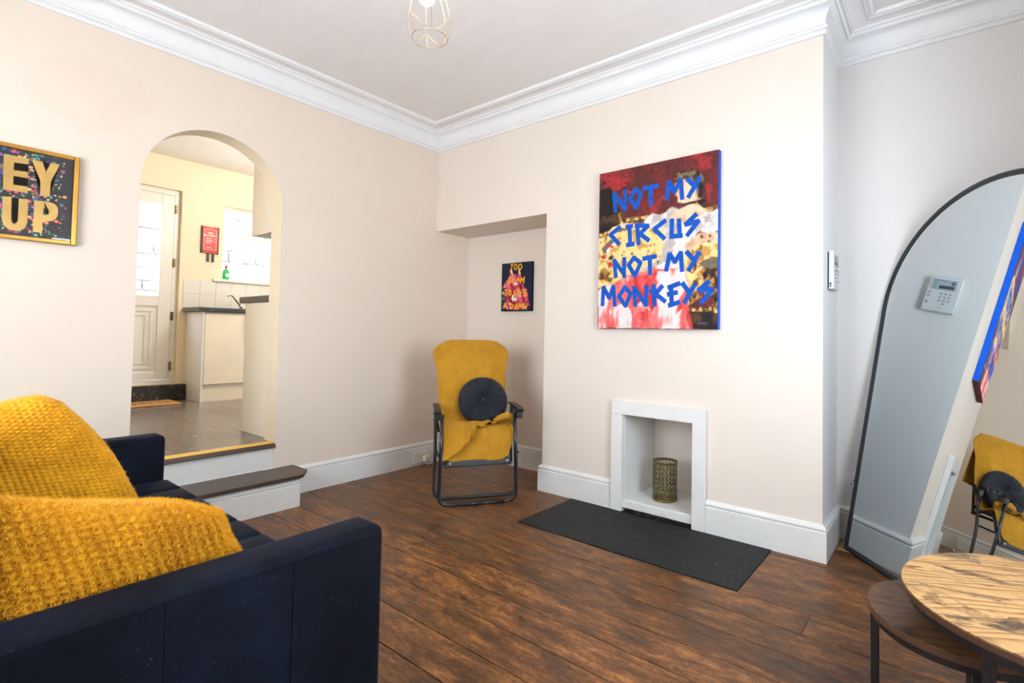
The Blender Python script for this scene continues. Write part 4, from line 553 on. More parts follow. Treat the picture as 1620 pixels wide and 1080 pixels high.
SMALL_POLYS= [('rose', [(0.0893, 0.3128), (0.1283, 0.324), (0.1804, 0.3124), (0.2251, 0.3099), (0.2397, 0.2382), (0.2691, 0.1946), (0.3013, 0.1558), (0.329, 0.0432), (0.2708, 0.0162), (0.1371, 0.0098), (0.0109, 0.035), (0.0629, 0.0823), (0.0543, 0.1985), (0.0251, 0.2362), (0.0719, 0.2751)]), ('rosedark', [(0.1186, 0.2055), (0.1764, 0.2222), (0.1967, 0.1833), (0.1667, 0.1083), (0.1878, 0.0413), (0.1236, 0.0282), (0.1017, 0.1101)]), ('rosedark', [(0.2084, 0.2207), (0.247, 0.2002), (0.2676, 0.1336), (0.2948, 0.0485), (0.2576, 0.0399), (0.2298, 0.1348)]), ('rosepale', [(0.0962, 0.3028), (0.1287, 0.3106), (0.1748, 0.2794), (0.1887, 0.2406), (0.1499, 0.2472), (0.1103, 0.2683)]), ('rosepale', [(0.1769, 0.2031), (0.2156, 0.192), (0.2108, 0.1354), (0.1849, 0.1457)]), ('hairred', [(0.0789, 0.3327), (0.0747, 0.3644), (0.094, 0.3801), (0.1203, 0.3783), (0.1405, 0.3531), (0.1284, 0.3202), (0.0958, 0.3173)]), ('skin', [(0.098, 0.3557), (0.1109, 0.3621), (0.1263, 0.3491), (0.1298, 0.3153), (0.1517, 0.2997), (0.1223, 0.3061), (0.1054, 0.3263)]), ('skin', [(0.1907, 0.3571), (0.2079, 0.3584), (0.2285, 0.3026), (0.203, 0.304)]), ('skin', [(0.034, 0.2309), (0.0486, 0.2327), (0.0476, 0.1988), (0.0362, 0.2017)]), ('white', [(0.1373, 0.2335), (0.163, 0.2418), (0.1889, 0.2359), (0.1829, 0.2195), (0.1571, 0.223)]), ('white', [(0.127, 0.1381), (0.1464, 0.1423), (0.1537, 0.1134), (0.1828, 0.1078), (0.1769, 0.0866), (0.135, 0.0853), (0.1214, 0.1048)]), ('white', [(0.2139, 0.1353), (0.2265, 0.1396), (0.2292, 0.1112), (0.2177, 0.1139)]), ('black', [(0.2495, 0.1059), (0.2651, 0.1102), (0.2689, 0.0866), (0.2567, 0.0728)]), ('umber', [(-0.0013, 0.2203), (0.0254, 0.2264), (0.0364, 0.1944), (-0.0004, 0.191)]), ('ochre', [(0.0105, 0.1638), (0.0237, 0.1706), (0.0421, 0.1603), (0.0415, 0.1336), (0.0114, 0.1322)]), ('gold', [(0.0119, 0.1176), (0.0419, 0.1191), (0.0436, 0.1079), (0.0128, 0.1078)]), ('teal', [(0.0089, 0.1055), (0.0436, 0.106), (0.0474, 0.0682), (0.0305, 0.0516), (0.0114, 0.0641)]), ('black', [(0.0171, 0.098), (0.0372, 0.0984), (0.0393, 0.0708), (0.029, 0.0599), (0.018, 0.0688)]), ('white', [(0.1775, 0.019), (0.1736, 0.0156), (0.1657, 0.0157), (0.1616, 0.0193), (0.1655, 0.0228), (0.1734, 0.0227)]), ('rosedark', [(0.2519, 0.0209), (0.2495, 0.0187), (0.2444, 0.0188), (0.2418, 0.0211), (0.2443, 0.0233), (0.2493, 0.0233)]), ('rosepale', [(0.235, 0.0693), (0.2309, 0.0657), (0.2226, 0.0659), (0.2184, 0.0697), (0.2224, 0.0733), (0.2307, 0.0732)]), ('white', [(0.2721, 0.0553), (0.2675, 0.0511), (0.258, 0.0513), (0.2531, 0.0557), (0.2577, 0.0599), (0.2672, 0.0597)]), ('rosedark', [(0.1462, 0.0432), (0.1413, 0.0389), (0.1314, 0.0391), (0.1262, 0.0436), (0.1311, 0.048), (0.141, 0.0478)]), ('rosepale', [(0.203, 0.0589), (0.1982, 0.0546), (0.1883, 0.0548), (0.1833, 0.0593), (0.1881, 0.0636), (0.1979, 0.0634)]), ('white', [(0.1123, 0.0605), (0.1073, 0.056), (0.0969, 0.0562), (0.0915, 0.061), (0.0966, 0.0655), (0.107, 0.0652)]), ('rosedark', [(0.1934, 0.0733), (0.1888, 0.0691), (0.1793, 0.0694), (0.1745, 0.0737), (0.1791, 0.0779), (0.1886, 0.0776)]), ('rosepale', [(0.2866, 0.0663), (0.2814, 0.0616), (0.2707, 0.0618), (0.2651, 0.0668), (0.2704, 0.0716), (0.2811, 0.0713)]), ('white', [(0.0816, 0.0221), (0.0771, 0.0181), (0.0678, 0.0182), (0.063, 0.0224), (0.0675, 0.0265), (0.0768, 0.0263)]), ('rosedark', [(0.1372, 0.0702), (0.1333, 0.0668), (0.1252, 0.0669), (0.1211, 0.0706), (0.125, 0.0741), (0.133, 0.0739)]), ('rosepale', [(0.1776, 0.0482), (0.1735, 0.0445), (0.165, 0.0447), (0.1607, 0.0485), (0.1648, 0.0523), (0.1733, 0.0521)]), ('white', [(0.0963, 0.066), (0.0932, 0.0633), (0.087, 0.0634), (0.0838, 0.0662), (0.0868, 0.0689), (0.0931, 0.0688)]), ('rosedark', [(0.2641, 0.0681), (0.2596, 0.064), (0.2504, 0.0643), (0.2457, 0.0685), (0.2502, 0.0726), (0.2594, 0.0724)])]
EY={ 'E':[(0.0714, 0.3998), (0.1538, 0.4), (0.1538, 0.3716), (0.1053, 0.3681), (0.1058, 0.3327), (0.1526, 0.3335), (0.1526, 0.3041), (0.1062, 0.3033), (0.1066, 0.2617), (0.1551, 0.2624), (0.1551, 0.2315), (0.075, 0.2312)],'Y':[(0.1628, 0.3974), (0.2004, 0.3994), (0.2132, 0.3487), (0.2279, 0.4003), (0.2615, 0.4018), (0.2312, 0.3059), (0.2312, 0.2319), (0.1973, 0.2294), (0.1966, 0.3024)],'U':[(0.0751, 0.1986), (0.1037, 0.1991), (0.1057, 0.0943), (0.1114, 0.0761), (0.12, 0.0752), (0.1273, 0.0908), (0.1277, 0.1995), (0.1573, 0.1995), (0.1594, 0.0892), (0.15, 0.0567), (0.1297, 0.0429), (0.0989, 0.0451), (0.0814, 0.0645), (0.0754, 0.0935)],'P':[(0.1785, 0.2017), (0.2102, 0.2045), (0.2109, 0.0477), (0.1793, 0.0464)],'P_bowl':[(0.2102, 0.2045), (0.2236, 0.2054), (0.2400, 0.2028), (0.2520, 0.197), (0.2605, 0.183), (0.2632, 0.165), (0.2615, 0.1403), (0.2545, 0.124), (0.2430, 0.1125), (0.2300, 0.1080), (0.2106, 0.1067), (0.2103, 0.1363), (0.2225, 0.1371), (0.2290, 0.1425), (0.2312, 0.1547), (0.2285, 0.1660), (0.2210, 0.1712), (0.2102, 0.172)] }
EYO= (-2.62, 1.5281)

# ------------------------------------------------------------------ structure
LC, DY, DR, XR, ZR, CEIL, RX, FY = 3.08, 0.415, 0.373, 1.243, 2.0, 2.85, 4.116, -3.95
KX, KF, KC = -2.907, 0.372, 2.90
AY0, AY1, AZ = -2.037, -1.290, 1.949       # archway jambs and springing

# floor: a dark sub-floor and separate boards
fl = struct('floor', Box((0, FY, -0.06), (RX, DY+0.02, -0.016)), 'black_plastic')
HX0, HX1, HY = 1.53, 2.84, -0.57
rows = []
y = HY
BWID = 0.168
ys = [HY + BWID*k for k in range(-21, 7)]
for yb in ys:
    y0, y1 = max(yb, FY), min(yb+BWID, DY)
    if y1-y0 < 0.02: continue
    if y1 <= HY+1e-4: spans = [(0.0, RX)]
    elif y0 < -0.01: spans = [(0.0, HX0), (HX1, RX)]
    else: spans = [(0.0, XR), (LC, RX)] if y0 < DR-0.05 else [(LC, RX)]
    if y0 < 0 < y1: spans = [(0.0, HX0), (HX1, RX)]
    for a, b in spans:
        x = a
        while x < b-1e-4:
            L = random.uniform(2.4, 5.0)
            e = b if b-(x+L) < 0.9 else x+L
            bm = bmesh.new(); g = 0.0011 + random.random()*0.0011
            dz = -random.random()*0.0015
            cx, cy = (x+e)/2, (y0+y1)/2
            box(bm, (x-cx+0.001, y0-cy+g, -0.016), (e-cx-0.001, y1-cy-g, dz), 0.0008, 1)
            o = obj('floor_board', bm, 'floor_wood', local=True); o.parent = fl; o.location = (cx, cy, 0)
            x = e
o = obj('floor_board', Box((-0.035, -0.075, -0.016), (0.04, 0.075, 0.002), 0.001, 1), 'pine_patch', local=True, label='short pale pine offcut of floorboard beside the mirror foot'); o.parent = fl; o.location = (3.145, 0.29, 0)

# left wall with the archway
bm = bmesh.new()
arc = [((AY0+AY1)/2 + (AY0-AY1)/2*math.cos(t), AZ + (AY1-AY0)/2*math.sin(t)) for t in [PI*k/28 for k in range(29)]]
pts = [(FY, 0), (AY0, 0)] + arc + [(AY1, 0), (DY, 0), (DY, 2.95), (FY, 2.95)]
fs = prism(bm, pts, 'x', 0.0, -0.15)
for f in fs[1:2]: f.material_index = 1
for f in fs[2+1:2+2+len(arc)]: f.material_index = 1
struct('wall_left', bm, ['wall_paint', 'kitchen_paint'])
# chimney breast with the lintel over the left recess and the fireplace niche
bm = bmesh.new()
NX0, NX1, NZ = 1.921, 2.394, 0.615
box(bm, (XR, 0, 0), (NX0, DY, CEIL)); box(bm, (NX1, 0, 0), (LC, DY, CEIL)); box(bm, (NX0, 0, NZ), (NX1, DY, CEIL))
box(bm, (0, 0, ZR), (XR, DR, CEIL))
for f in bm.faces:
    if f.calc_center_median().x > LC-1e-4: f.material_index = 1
struct('wall_chimney', bm, ['chimney_paint', 'return_daylit_paint'])
bm = bmesh.new(); box(bm, (-0.15, DR, 0), (XR, DY+0.15, 2.95)); box(bm, (XR, DY, 0), (LC, DY+0.15, 2.95)); box(bm, (LC, DY, 0), (RX+0.15, DY+0.15, 2.95), mi=1)
struct('wall_back', bm, ['chimney_paint', 'cool_daylit_paint'])
bm = bmesh.new(); wy0, wy1, wz0, wz1 = -1.88, -0.76, 0.80, 2.12
for lo, hi in (((RX, FY, 0), (RX+0.15, wy0, 2.95)), ((RX, wy1, 0), (RX+0.15, DY, 2.95)), ((RX, wy0, 0), (RX+0.15, wy1, wz0)), ((RX, wy0, wz1), (RX+0.15, wy1, 2.95))): box(bm, lo, hi)
struct('wall_right', bm, 'cool_daylit_paint')
bm = bmesh.new(); vx0, vx1, vz0, vz1 = 0.75, 2.65, 0.80, 2.30
for lo, hi in (((-0.15, FY-0.15, 0), (vx0, FY, 2.95)), ((vx1, FY-0.15, 0), (RX+0.15, FY, 2.95)), ((vx0, FY-0.15, 0), (vx1, FY, vz0)), ((vx0, FY-0.15, vz1), (vx1, FY, 2.95))): box(bm, lo, hi)
struct('wall_front', bm, 'wall_paint')
struct('ceiling', Box((-0.15, FY-0.15, CEIL), (RX+0.15, DY+0.15, CEIL+0.12)), 'ceiling_paint')

def sash(name, horiz, a0, a1, z0, z1, pos, d):
    """a timber sash window in an opening: horiz axis 'x' or 'y'"""
    r = root(name, kind='structure', loc=((a0+a1)/2, pos, z0) if horiz == 'x' else (pos, (a0+a1)/2, z0))
    def B(u0, u1, w0, w1, t0, t1):
        return Box((u0, pos+t0, w0), (u1, pos+t1, w1), 0.003, 1) if horiz == 'x' else Box((pos+t0, u0, w0), (pos+t1, u1, w1), 0.003, 1)
    t0, t1 = (0, d) if d > 0 else (d, 0)
    for u0, u1, w0, w1 in ((a0, a0+0.05, z0, z1), (a1-0.05, a1, z0, z1), (a0+0.05, a1-0.05, z0, z0+0.06), (a0+0.05, a1-0.05, z1-0.05, z1), (a0+0.05, a1-0.05, (z0+z1)/2-0.02, (z0+z1)/2+0.02), ((a0+a1)/2-0.02, (a0+a1)/2+0.02, z0+0.06, (z0+z1)/2-0.02), ((a0+a1)/2-0.02, (a0+a1)/2+0.02, (z0+z1)/2+0.02, z1-0.05)):
        obj('frame_bar', B(u0, u1, w0, w1, t0, t1), 'white_gloss', r)
    m = (t0+t1)/2
    for u0, u1 in ((a0+0.05, (a0+a1)/2-0.02), ((a0+a1)/2+0.02, a1-0.05)):
        for w0, w1 in ((z0+0.06, (z0+z1)/2-0.02), ((z0+z1)/2+0.02, z1-0.05)):
            obj('pane', B(u0, u1, w0, w1, m-0.002, m+0.002), 'clear_glass', r)
    return r
sash('window_1', 'y', wy0, wy1, wz0, wz1, RX+0.05, 0.05)
sash('window_2', 'x', vx0, vx1, vz0, vz1, FY-0.05, -0.05)

# cornice and skirtings
CPROF = [(0, 2.695), (.012, 2.695), (.017, 2.701), (.017, 2.709), (.012, 2.715), (.012, 2.718), (.022, 2.722), (.025, 2.730), (.022, 2.738), (.013, 2.742), (.0135, 2.765), (.019, 2.785), (.030, 2.804), (.045, 2.817), (.060, 2.823),
         (.062, 2.819), (.070, 2.816), (.079, 2.820), (.081, 2.828), (.083, 2.838), (.088, 2.834), (.096, 2.836), (.099, 2.843), (.104, 2.846), (.166, 2.846), (.168, 2.838), (.174, 2.833), (.183, 2.833), (.188, 2.840), (.192, 2.838), (.200, 2.832), (.210, 2.834), (.216, 2.842), (.218, 2.851), (0, 2.851)]
bm = bmesh.new(); sweep(bm, CPROF, [(0, FY), (0, 0), (LC, 0), (LC, DY), (RX, DY), (RX, FY)], closed=True)
bm.faces.ensure_lookup_table(); j_ = CPROF.index((.104, 2.846))
for i_ in range(6): bm.faces[i_*len(CPROF)+j_].material_index = 1
struct('trim_1', bm, ['cornice_white', 'ceiling_paint'], label='white plaster cornice running round the ceiling', smooth=True, angle=0.7)
SK = [(0, 0), (.022, 0), (.022, .146), (.0205, .149), (.014, .151), (.014, .155), (.019, .157), (.0215, .163), (.020, .170), (.014, .176), (.008, .179), (.006, .184), (0, .184)]
def skirting(name, path):
    bm = bmesh.new(); sweep(bm, SK, path); return struct(name, bm, 'white_gloss')
skirting('baseboard_left', [(0, -1.2438), (0, DR), (XR, DR), (XR, 0), (1.838, 0)])
skirting('baseboard_chimney', [(2.474, 0), (LC, 0), (LC, DY), (RX, DY), (RX, FY), (0, FY), (0, -2.13)])

# ------------------------------------------------------------------ steps in the archway
st = root('archway_step', 'dark wooden step with scuffed white riser on the living room floor', 'step', (0.14, -1.6, 0))
bm = bmesh.new(); prism(bm, [(0.0, -1.16), (0.195, -1.16), (0.288, -1.228), (0.296, -1.25), (0.296, -2.12), (0.0, -2.12)], 'z', 0.178, 0.200)
bmesh.ops.bevel(bm, geom=list(bm.edges), offset=0.004, segments=2, affect='EDGES')
obj('tread', bm, 'tread_wood', st)
bm = bmesh.new(); sweep(bm, [(0, 0), (.02, 0), (.02, .136), (.018, .139), (.012, .141), (.012, .145), (.017, .147), (.020, .153), (.018, .160), (.011, .166), (.004, .169), (0, .169)], [(0.262, -2.12), (0.262, -1.244)])
obj('riser', bm, 'scuffed_white', st)
obj('riser_strip', Box((0.24, -2.12, 0.0), (0.261, -1.246, 0.178)), 'white_gloss', st)
bm = Box((0.02, -1.262, 0), (0.24, -1.246, 0.177)); obj('side_board', bm, 'white_gloss', st)
t2 = root('archway_threshold', 'dark nosing and white riser with a brass strip under the archway', 'threshold', (0, -1.66, 0.2))
obj('riser', Box((-0.10, AY0+0.001, 0.2), (-0.002, AY1-0.001, 0.338), 0.001, 1), 'scuffed_white', t2)
bm = bmesh.new(); prism(bm, [(-0.10, 0.338), (0.016, 0.338), (0.022, 0.345), (0.018, 0.356), (0.0, 0.366), (-0.10, 0.366)], 'y', AY0+0.002, AY1+0.004); obj('nosing', bm, 'tread_wood', t2)
bm = bmesh.new(); prism(bm, [(-0.055, 0.366), (0.0, 0.366), (-0.002, 0.371), (-0.012, 0.3755), (-0.03, 0.377), (-0.055, 0.3745)], 'y', AY0+0.004, AY1-0.002); obj('threshold_strip', bm, 'brass_strip', t2)

# ------------------------------------------------------------------ kitchen shell
kf = struct('floor_kitchen', Box((KX, -2.6, 0.0), (-0.15, 0.7, KF-0.006)), 'rubble')
struct('floor_doorway', Box((-0.15, AY0+0.001, 0.20), (-0.101, AY1-0.001, KF-0.006)), 'rubble')
tw, tl = 0.305, 0.61
k = 0
tile_me = None
for i in range(5):
    x1 = -0.057 - i*tl; x0 = max(x1-tl, KX)
    for j in range(11):
        y0 = -2.6 + j*tw - (0.15 if i % 2 else 0); y1 = min(y0+tw, 0.7); y0 = max(y0, -2.6)
        if i == 0:                       # tiles that run into the archway keep inside its jambs
            for a, b, c, d in ((max(y0, AY0+0.002), min(y1, AY1-0.002), x0, x1), (y0, min(y1, AY0), x0, -0.15), (max(y0, AY1), y1, x0, -0.15)):
                if b-a > 0.02:
                    cx, cy = (c+d)/2, (a+b)/2
                    o = obj('floor_tile', Box((c-cx+.0008, a-cy+.0008, -0.006), (d-cx-.0008, b-cy-.0008, 0), 0.0006, 1), 'kitchen_tile', local=True); o.parent = kf; o.location = (cx, cy, KF)
            continue
        if x1-x0 < 0.03 or y1-y0 < 0.02: continue
        cx, cy = (x0+x1)/2, (y0+y1)/2
        o = obj('floor_tile', Box((x0-cx+.0008, y0-cy+.0008, -0.006), (x1-cx-.0008, y1-cy-.0008, 0), 0.0006, 1), 'kitchen_tile', local=True); o.parent = kf; o.location = (cx, cy, KF)
DY0, DY1, DZ0, DZ1 = -1.96, -1.03, 0.53, 2.565        # door opening
WY0, WY1, WZ0, WZ1 = -0.64, 0.40, 1.64, 2.51          # window opening
bm = bmesh.new()
T = 0.22
for y0, y1, z0, z1 in ((-2.6, DY0, 0.2, 2.95), (DY0, DY1, 0.2, DZ0), (DY0, DY1, DZ1, 2.95), (DY1, WY0, 0.2, 2.95), (WY0, WY1, 0.2, WZ0), (WY0, WY1, WZ1, 2.95), (WY1, 0.7, 0.2, 2.95)):
    box(bm, (KX-T, y0, z0), (KX, y1, z1))
struct('wall_kitchen_far', bm, 'kitchen_paint')
struct('wall_kitchen_right', Box((KX-T, 0.7, 0.2), (-0.15, 0.85, 2.95)), 'kitchen_paint')
struct('wall_kitchen_left', Box((KX-T, -2.75, 0.2), (-0.15, -2.6, 2.95)), 'kitchen_paint')
struct('ceiling_kitchen', Box((KX-T, -2.75, KC), (-0.15, 0.85, KC+0.1)), 'cornice_white')

# kitchen door
d1 = root('door_1', kind='structure', loc=(KX-0.06, (DY0+DY1)/2, DZ0), label='white half-glazed back door seen through the archway')
xf = KX-0.05
for y0, y1, z0, z1 in ((DY0, DY0+0.05, DZ0, DZ1), (DY1-0.05, DY1, DZ0, DZ1), (DY0+0.05, DY1-0.05, DZ1-0.055, DZ1), (DY0+0.05, DY1-0.05, DZ0, DZ0+0.045)):
    obj('door_frame', Box((xf-0.07, y0, z0), (xf, y1, z1), 0.004, 1), 'upvc_white', d1)
ly0, ly1, lz0, lz1 = DY0+0.052, DY1-0.052, DZ0+0.05, DZ1-0.06
leaf = root('door_leaf', loc=(0, 0, 0)); leaf.parent = d1; leaf.matrix_local = W(d1).inverted(); MW[leaf.name] = W(d1).inverted()
xl = xf+0.012
for y0, y1, z0, z1 in ((ly0, ly0+0.11, lz0, lz1), (ly1-0.11, ly1, lz0, lz1), (ly0+0.11, ly1-0.11, lz1-0.11, lz1), (ly0+0.11, ly1-0.11, 1.335, 1.445), (ly0+0.11, ly1-0.11, lz0, lz0+0.08)):
    obj('rail', Box((xl-0.06, y0, z0), (xl, y1, z1), 0.006, 2), 'upvc_white', leaf)
obj('pane', Box((xl-0.035, ly0+0.11, 1.445), (xl-0.03, ly1-0.11, lz1-0.11)), 'clear_glass', leaf)
obj('panel', Box((xl-0.05, ly0+0.11, lz0+0.08), (xl-0.018, ly1-0.11, 1.335)), 'upvc_white', leaf)
for k_, (a, b) in enumerate(((0.03, 0.028), (0.085, 0.018))):
    bm = bmesh.new(); y0, y1, z0, z1 = ly0+0.11+a, ly1-0.11-a, lz0+0.08+a, 1.335-a
    for q in (((y0, z0), (y1, z0+b)), ((y0, z1-b), (y1, z1)), ((y0, z0+b), (y0+b, z1-b)), ((y1-b, z0+b), (y1, z1-b))):
        box(bm, (xl-0.018, q[0][0], q[0][1]), (xl-0.006, q[1][0], q[1][1]), 0.004, 1)
    obj('panel_moulding', bm, 'upvc_white', leaf)
for z in (2.365, 1.80, 1.24, 0.72)[:4]:
    bm = bmesh.new(); tube(bm, [(xl+0.004, ly1+0.008, z-0.045), (xl+0.004, ly1+0.008, z+0.045)], 0.009, 10); box(bm, (xl-0.002, ly1-0.004, z-0.04), (xl+0.004, ly1+0.022, z+0.04)); obj('hinge', bm, 'antique_brass', d1)
obj('stone_sill', Box((KX+0.0005, DY0-0.05, KF), (KX+0.09, -0.962, DZ0), 0.006, 2), 'sill_stone', None, label='black speckled stone step under the back door', cat='door step', base=(KX+0.05, -1.45, KF))
# kitchen window
w3 = root('window_3', kind='structure', loc=(KX-0.12, (WY0+WY1)/2, WZ0))
for y0, y1, z0, z1 in ((WY0, WY0+0.045, WZ0+0.03, WZ1), (WY1-0.045, WY1, WZ0+0.03, WZ1), (WY0+0.045, WY1-0.045, WZ1-0.05, WZ1), (WY0+0.045, WY1-0.045, WZ0+0.03, WZ0+0.075), (WY0+0.045, WY1-0.045, 2.17, 2.20)):
    obj('frame_bar', Box((KX-0.19, y0, z0), (KX-0.13, y1, z1), 0.004, 1), 'upvc_white', w3)
for z0, z1 in ((WZ0+0.075, 2.17), (2.20, WZ1-0.05)):
    obj('pane', Box((KX-0.165, WY0+0.045, z0), (KX-0.16, WY1-0.045, z1)), 'clear_glass', w3)
obj('window_sill', Box((KX-0.20, WY0-0.0, WZ0), (KX+0.0, WY1, WZ0+0.03)), 'upvc_white', w3)
obj('sill_nosing', Box((KX+0.0005, WY0-0.095, WZ0-0.005), (KX+0.035, 0.45, WZ0+0.028), 0.008, 2), 'upvc_white', w3)
sp = root('tiled_splashback', 'pale tiled splashback under the kitchen window', 'splashback', (KX, -0.2, 1.33))
for i in range(2):
    for j in range(11):
        y0 = -0.995+j*0.15; obj('tile', Box((KX+0.0008, y0+0.001, 1.335+i*0.15), (KX+0.007, y0+0.149, 1.335+i*0.15+0.1485), 0.001, 1), 'tile_splash', sp)

# garden wall outside
gw = root('garden_wall', 'sunlit rough stone garden wall outside the kitchen window', 'stone wall', (-4.6, -0.3, 0))
z = 0.3
while z < 3.3:
    h = random.uniform(0.10, 0.19); y = -3.2 + random.uniform(-.2, 0)
    while y < 2.4:
        w_ = random.uniform(0.22, 0.55)
        bm = Box((-4.65, y+0.008, z+0.008), (-4.38+random.uniform(-.03, .03), y+w_-0.008, z+h-0.008), 0.02, 1)
        obj('stone', bm, 'garden_stone', gw); y += w_
    z += h
obj('mortar_core', Box((-4.72, -3.4, 0.25), (-4.44, 2.6, 3.35)), 'garden_stone', gw)
struct('ground_garden', Box((-4.8, -3.4, 0.1), (KX-T, 2.6, 0.25)), 'garden_stone')

# unseen globe added to brighten the kitchen
kl = root('kitchen_fill_globe', 'added white globe, out of view, brightening the kitchen', 'fill light', (-1.2, -0.35, KC))
bm = bmesh.new(); lathe(bm, [(0, -0.001), (0.05, -0.001), (0.05, -0.02), (0.006, -0.03), (0.006, -0.22), (0, -0.22)], (-1.2, -0.35, KC), 20); obj('base', bm, 'plastic_white', kl)
bm = bmesh.new(); lathe(bm, [(0, -0.221)]+[(0.11*math.sin(PI*i/14), -0.331+0.11*math.cos(PI*i/14)) for i in range(1, 14)]+[(0, -0.441)], (-1.2, -0.35, KC), 32); obj('diffuser', bm, 'kitchen_fill_glow', kl, smooth=True)

# ------------------------------------------------------------------ fireplace
fs_ = root('fireplace_surround', 'plain white painted board surround framing the small fireplace niche', 'fireplace surround', (2.157, 0, 0))
obj('jamb', Box((1.840, -0.03, 0.004), (1.922, -0.0005, 0.6135), 0.002, 1), 'white_gloss', fs_)
obj('jamb', Box((2.393, -0.03, 0.004), (2.473, -0.0005, 0.696), 0.002, 1), 'white_gloss', fs_)
obj('header', Box((1.840, -0.03, 0.614), (2.3925, -0.0005, 0.696), 0.002, 1), 'white_gloss', fs_)
bm = Box((NX0+0.001, -0.006, 0.062), (NX1-0.001, DY-0.001, 0.076), 0.002, 1)
obj('shelf', bm, 'white_gloss', fs_)
obj('shelf_lip', Box((NX0+0.001, -0.014, 0.026), (NX1-0.001, -0.0065, 0.0735), 0.002, 1), 'white_gloss', fs_)
for x0, x1 in ((NX0+0.0005, NX0+0.006), (NX1-0.006, NX1-0.0005)):
    obj('side_lining', Box((x0, 0.0, 0.0765), (x1, DY-0.001, NZ-0.001)), 'white_gloss', fs_)
bm = bmesh.new()
for i in range(26):
    x = NX0+0.02+random.random()*0.43; r = random.uniform(0.006, 0.018)
    m = bmesh.ops.create_icosphere(bm, subdivisions=1, radius=r)
    for v in m['verts']: v.co = Vector((x+v.co.x*random.uniform(1.0, 1.8), 0.02+random.uniform(-.012, .02)+v.co.y, 0.006+v.co.z*0.7))
    if i == 0: box(bm, (NX0+0.001, 0.03, 0.0), (NX1-0.001, 0.36, 0.055))
o = obj('rubble_fill', bm, 'rubble', fs_); o['kind'] = 'stuff'
bm = bmesh.new()
n_ = 26
edge = [(HX0+(HX1-HX0)*i/n_, HY+random.uniform(0, .006)) for i in range(n_+1)] + [(HX1-random.uniform(0, .005), HY+0.54*i/8) for i in range(1, 9)] + [(HX1-0.002-(HX1-HX0)*i/n_, -0.024) for i in range(0, n_+1)] + [(HX0+random.uniform(0, .005), -0.03-0.53*i/8) for i in range(1, 8)]
prism(bm, edge, 'z', -0.016, 0.0035)
obj('hearth_slab', bm, 'hearth_slate', label='black slate hearth slab set into the floorboards', cat='hearth', base=(2.185, -0.3, 0))

# perforated brass candle lantern
VX, VY, VZ, VR, VH = 2.133, 0.158, 0.0762, 0.077, 0.245
ln = root('candle_lantern', 'perforated antique brass cylinder lantern standing in the fireplace niche', 'lantern', (VX, VY, VZ))
bm = bmesh.new(); NU, NV = 168, 96
def hole(u, v):
    # rows of fans of teardrop petals, staggered
    cols_, rws = 10, 4
    uu = u*cols_; vv = v*rws
    if v < 0.05 or v > 0.95: return False
    if v < 0.12: return ((u*40) % 1-0.5)**2/0.10+((v-0.085)/0.03)**2 < 1 and True
    for st_ in (0, 0.5):
        a = ((uu+st_) % 1.0)-0.5; b = ((vv+(st_*1.0)) % 1.0)-0.35
        rr = math.hypot(a*1.0, b*1.15)
        if 0.12 < rr < 0.46:
            th = math.atan2(b, a); kk = (th/(2*PI)*8) % 1.0-0.5
            wv = 0.34*math.sin(PI*min(1, max(0, (rr-0.12)/0.34)))**0.8
            if abs(kk) < wv and b > -0.30: return True
    return False
ring = [[bm.verts.new((VX+VR*math.cos(2*PI*i/NU), VY+VR*math.sin(2*PI*i/NU), VZ+VH*j/NV)) for i in range(NU)] for j in range(NV+1)]
for j in range(NV):
    for i in range(NU):
        if not hole((i+0.5)/NU, (j+0.5)/NV):
            bm.faces.new((ring[j][i], ring[j][(i+1) % NU], ring[j+1][(i+1) % NU], ring[j+1][i]))
for v in [v for v in bm.verts if not v.link_faces]: bm.verts.remove(v)
so = obj('perforated_sleeve', bm, 'antique_brass', ln, smooth=True)
md = so.modifiers.new('wall', 'SOLIDIFY'); md.thickness = 0.0012; md.offset = -1
for z in (0.002, VH):
    bm = bmesh.new(); tube(bm, [(VX+VR*math.cos(a), VY+VR*math.sin(a), VZ+z) for a in [2*PI*i/48 for i in range(48)]], 0.0022, 6, closed=True); obj('rim', bm, 'antique_brass', ln, smooth=True)
bm = bmesh.new(); lathe(bm, [(0, 0.001), (VR-0.001, 0.001), (VR-0.001, 0.004), (0, 0.004)], (VX, VY, VZ), 40); obj('base_plate', bm, 'antique_brass', ln)

# ------------------------------------------------------------------ pictures
def slots_of(polys):
    s = []
    for c, _ in polys:
        if c not in s: s.append(c)
    return s
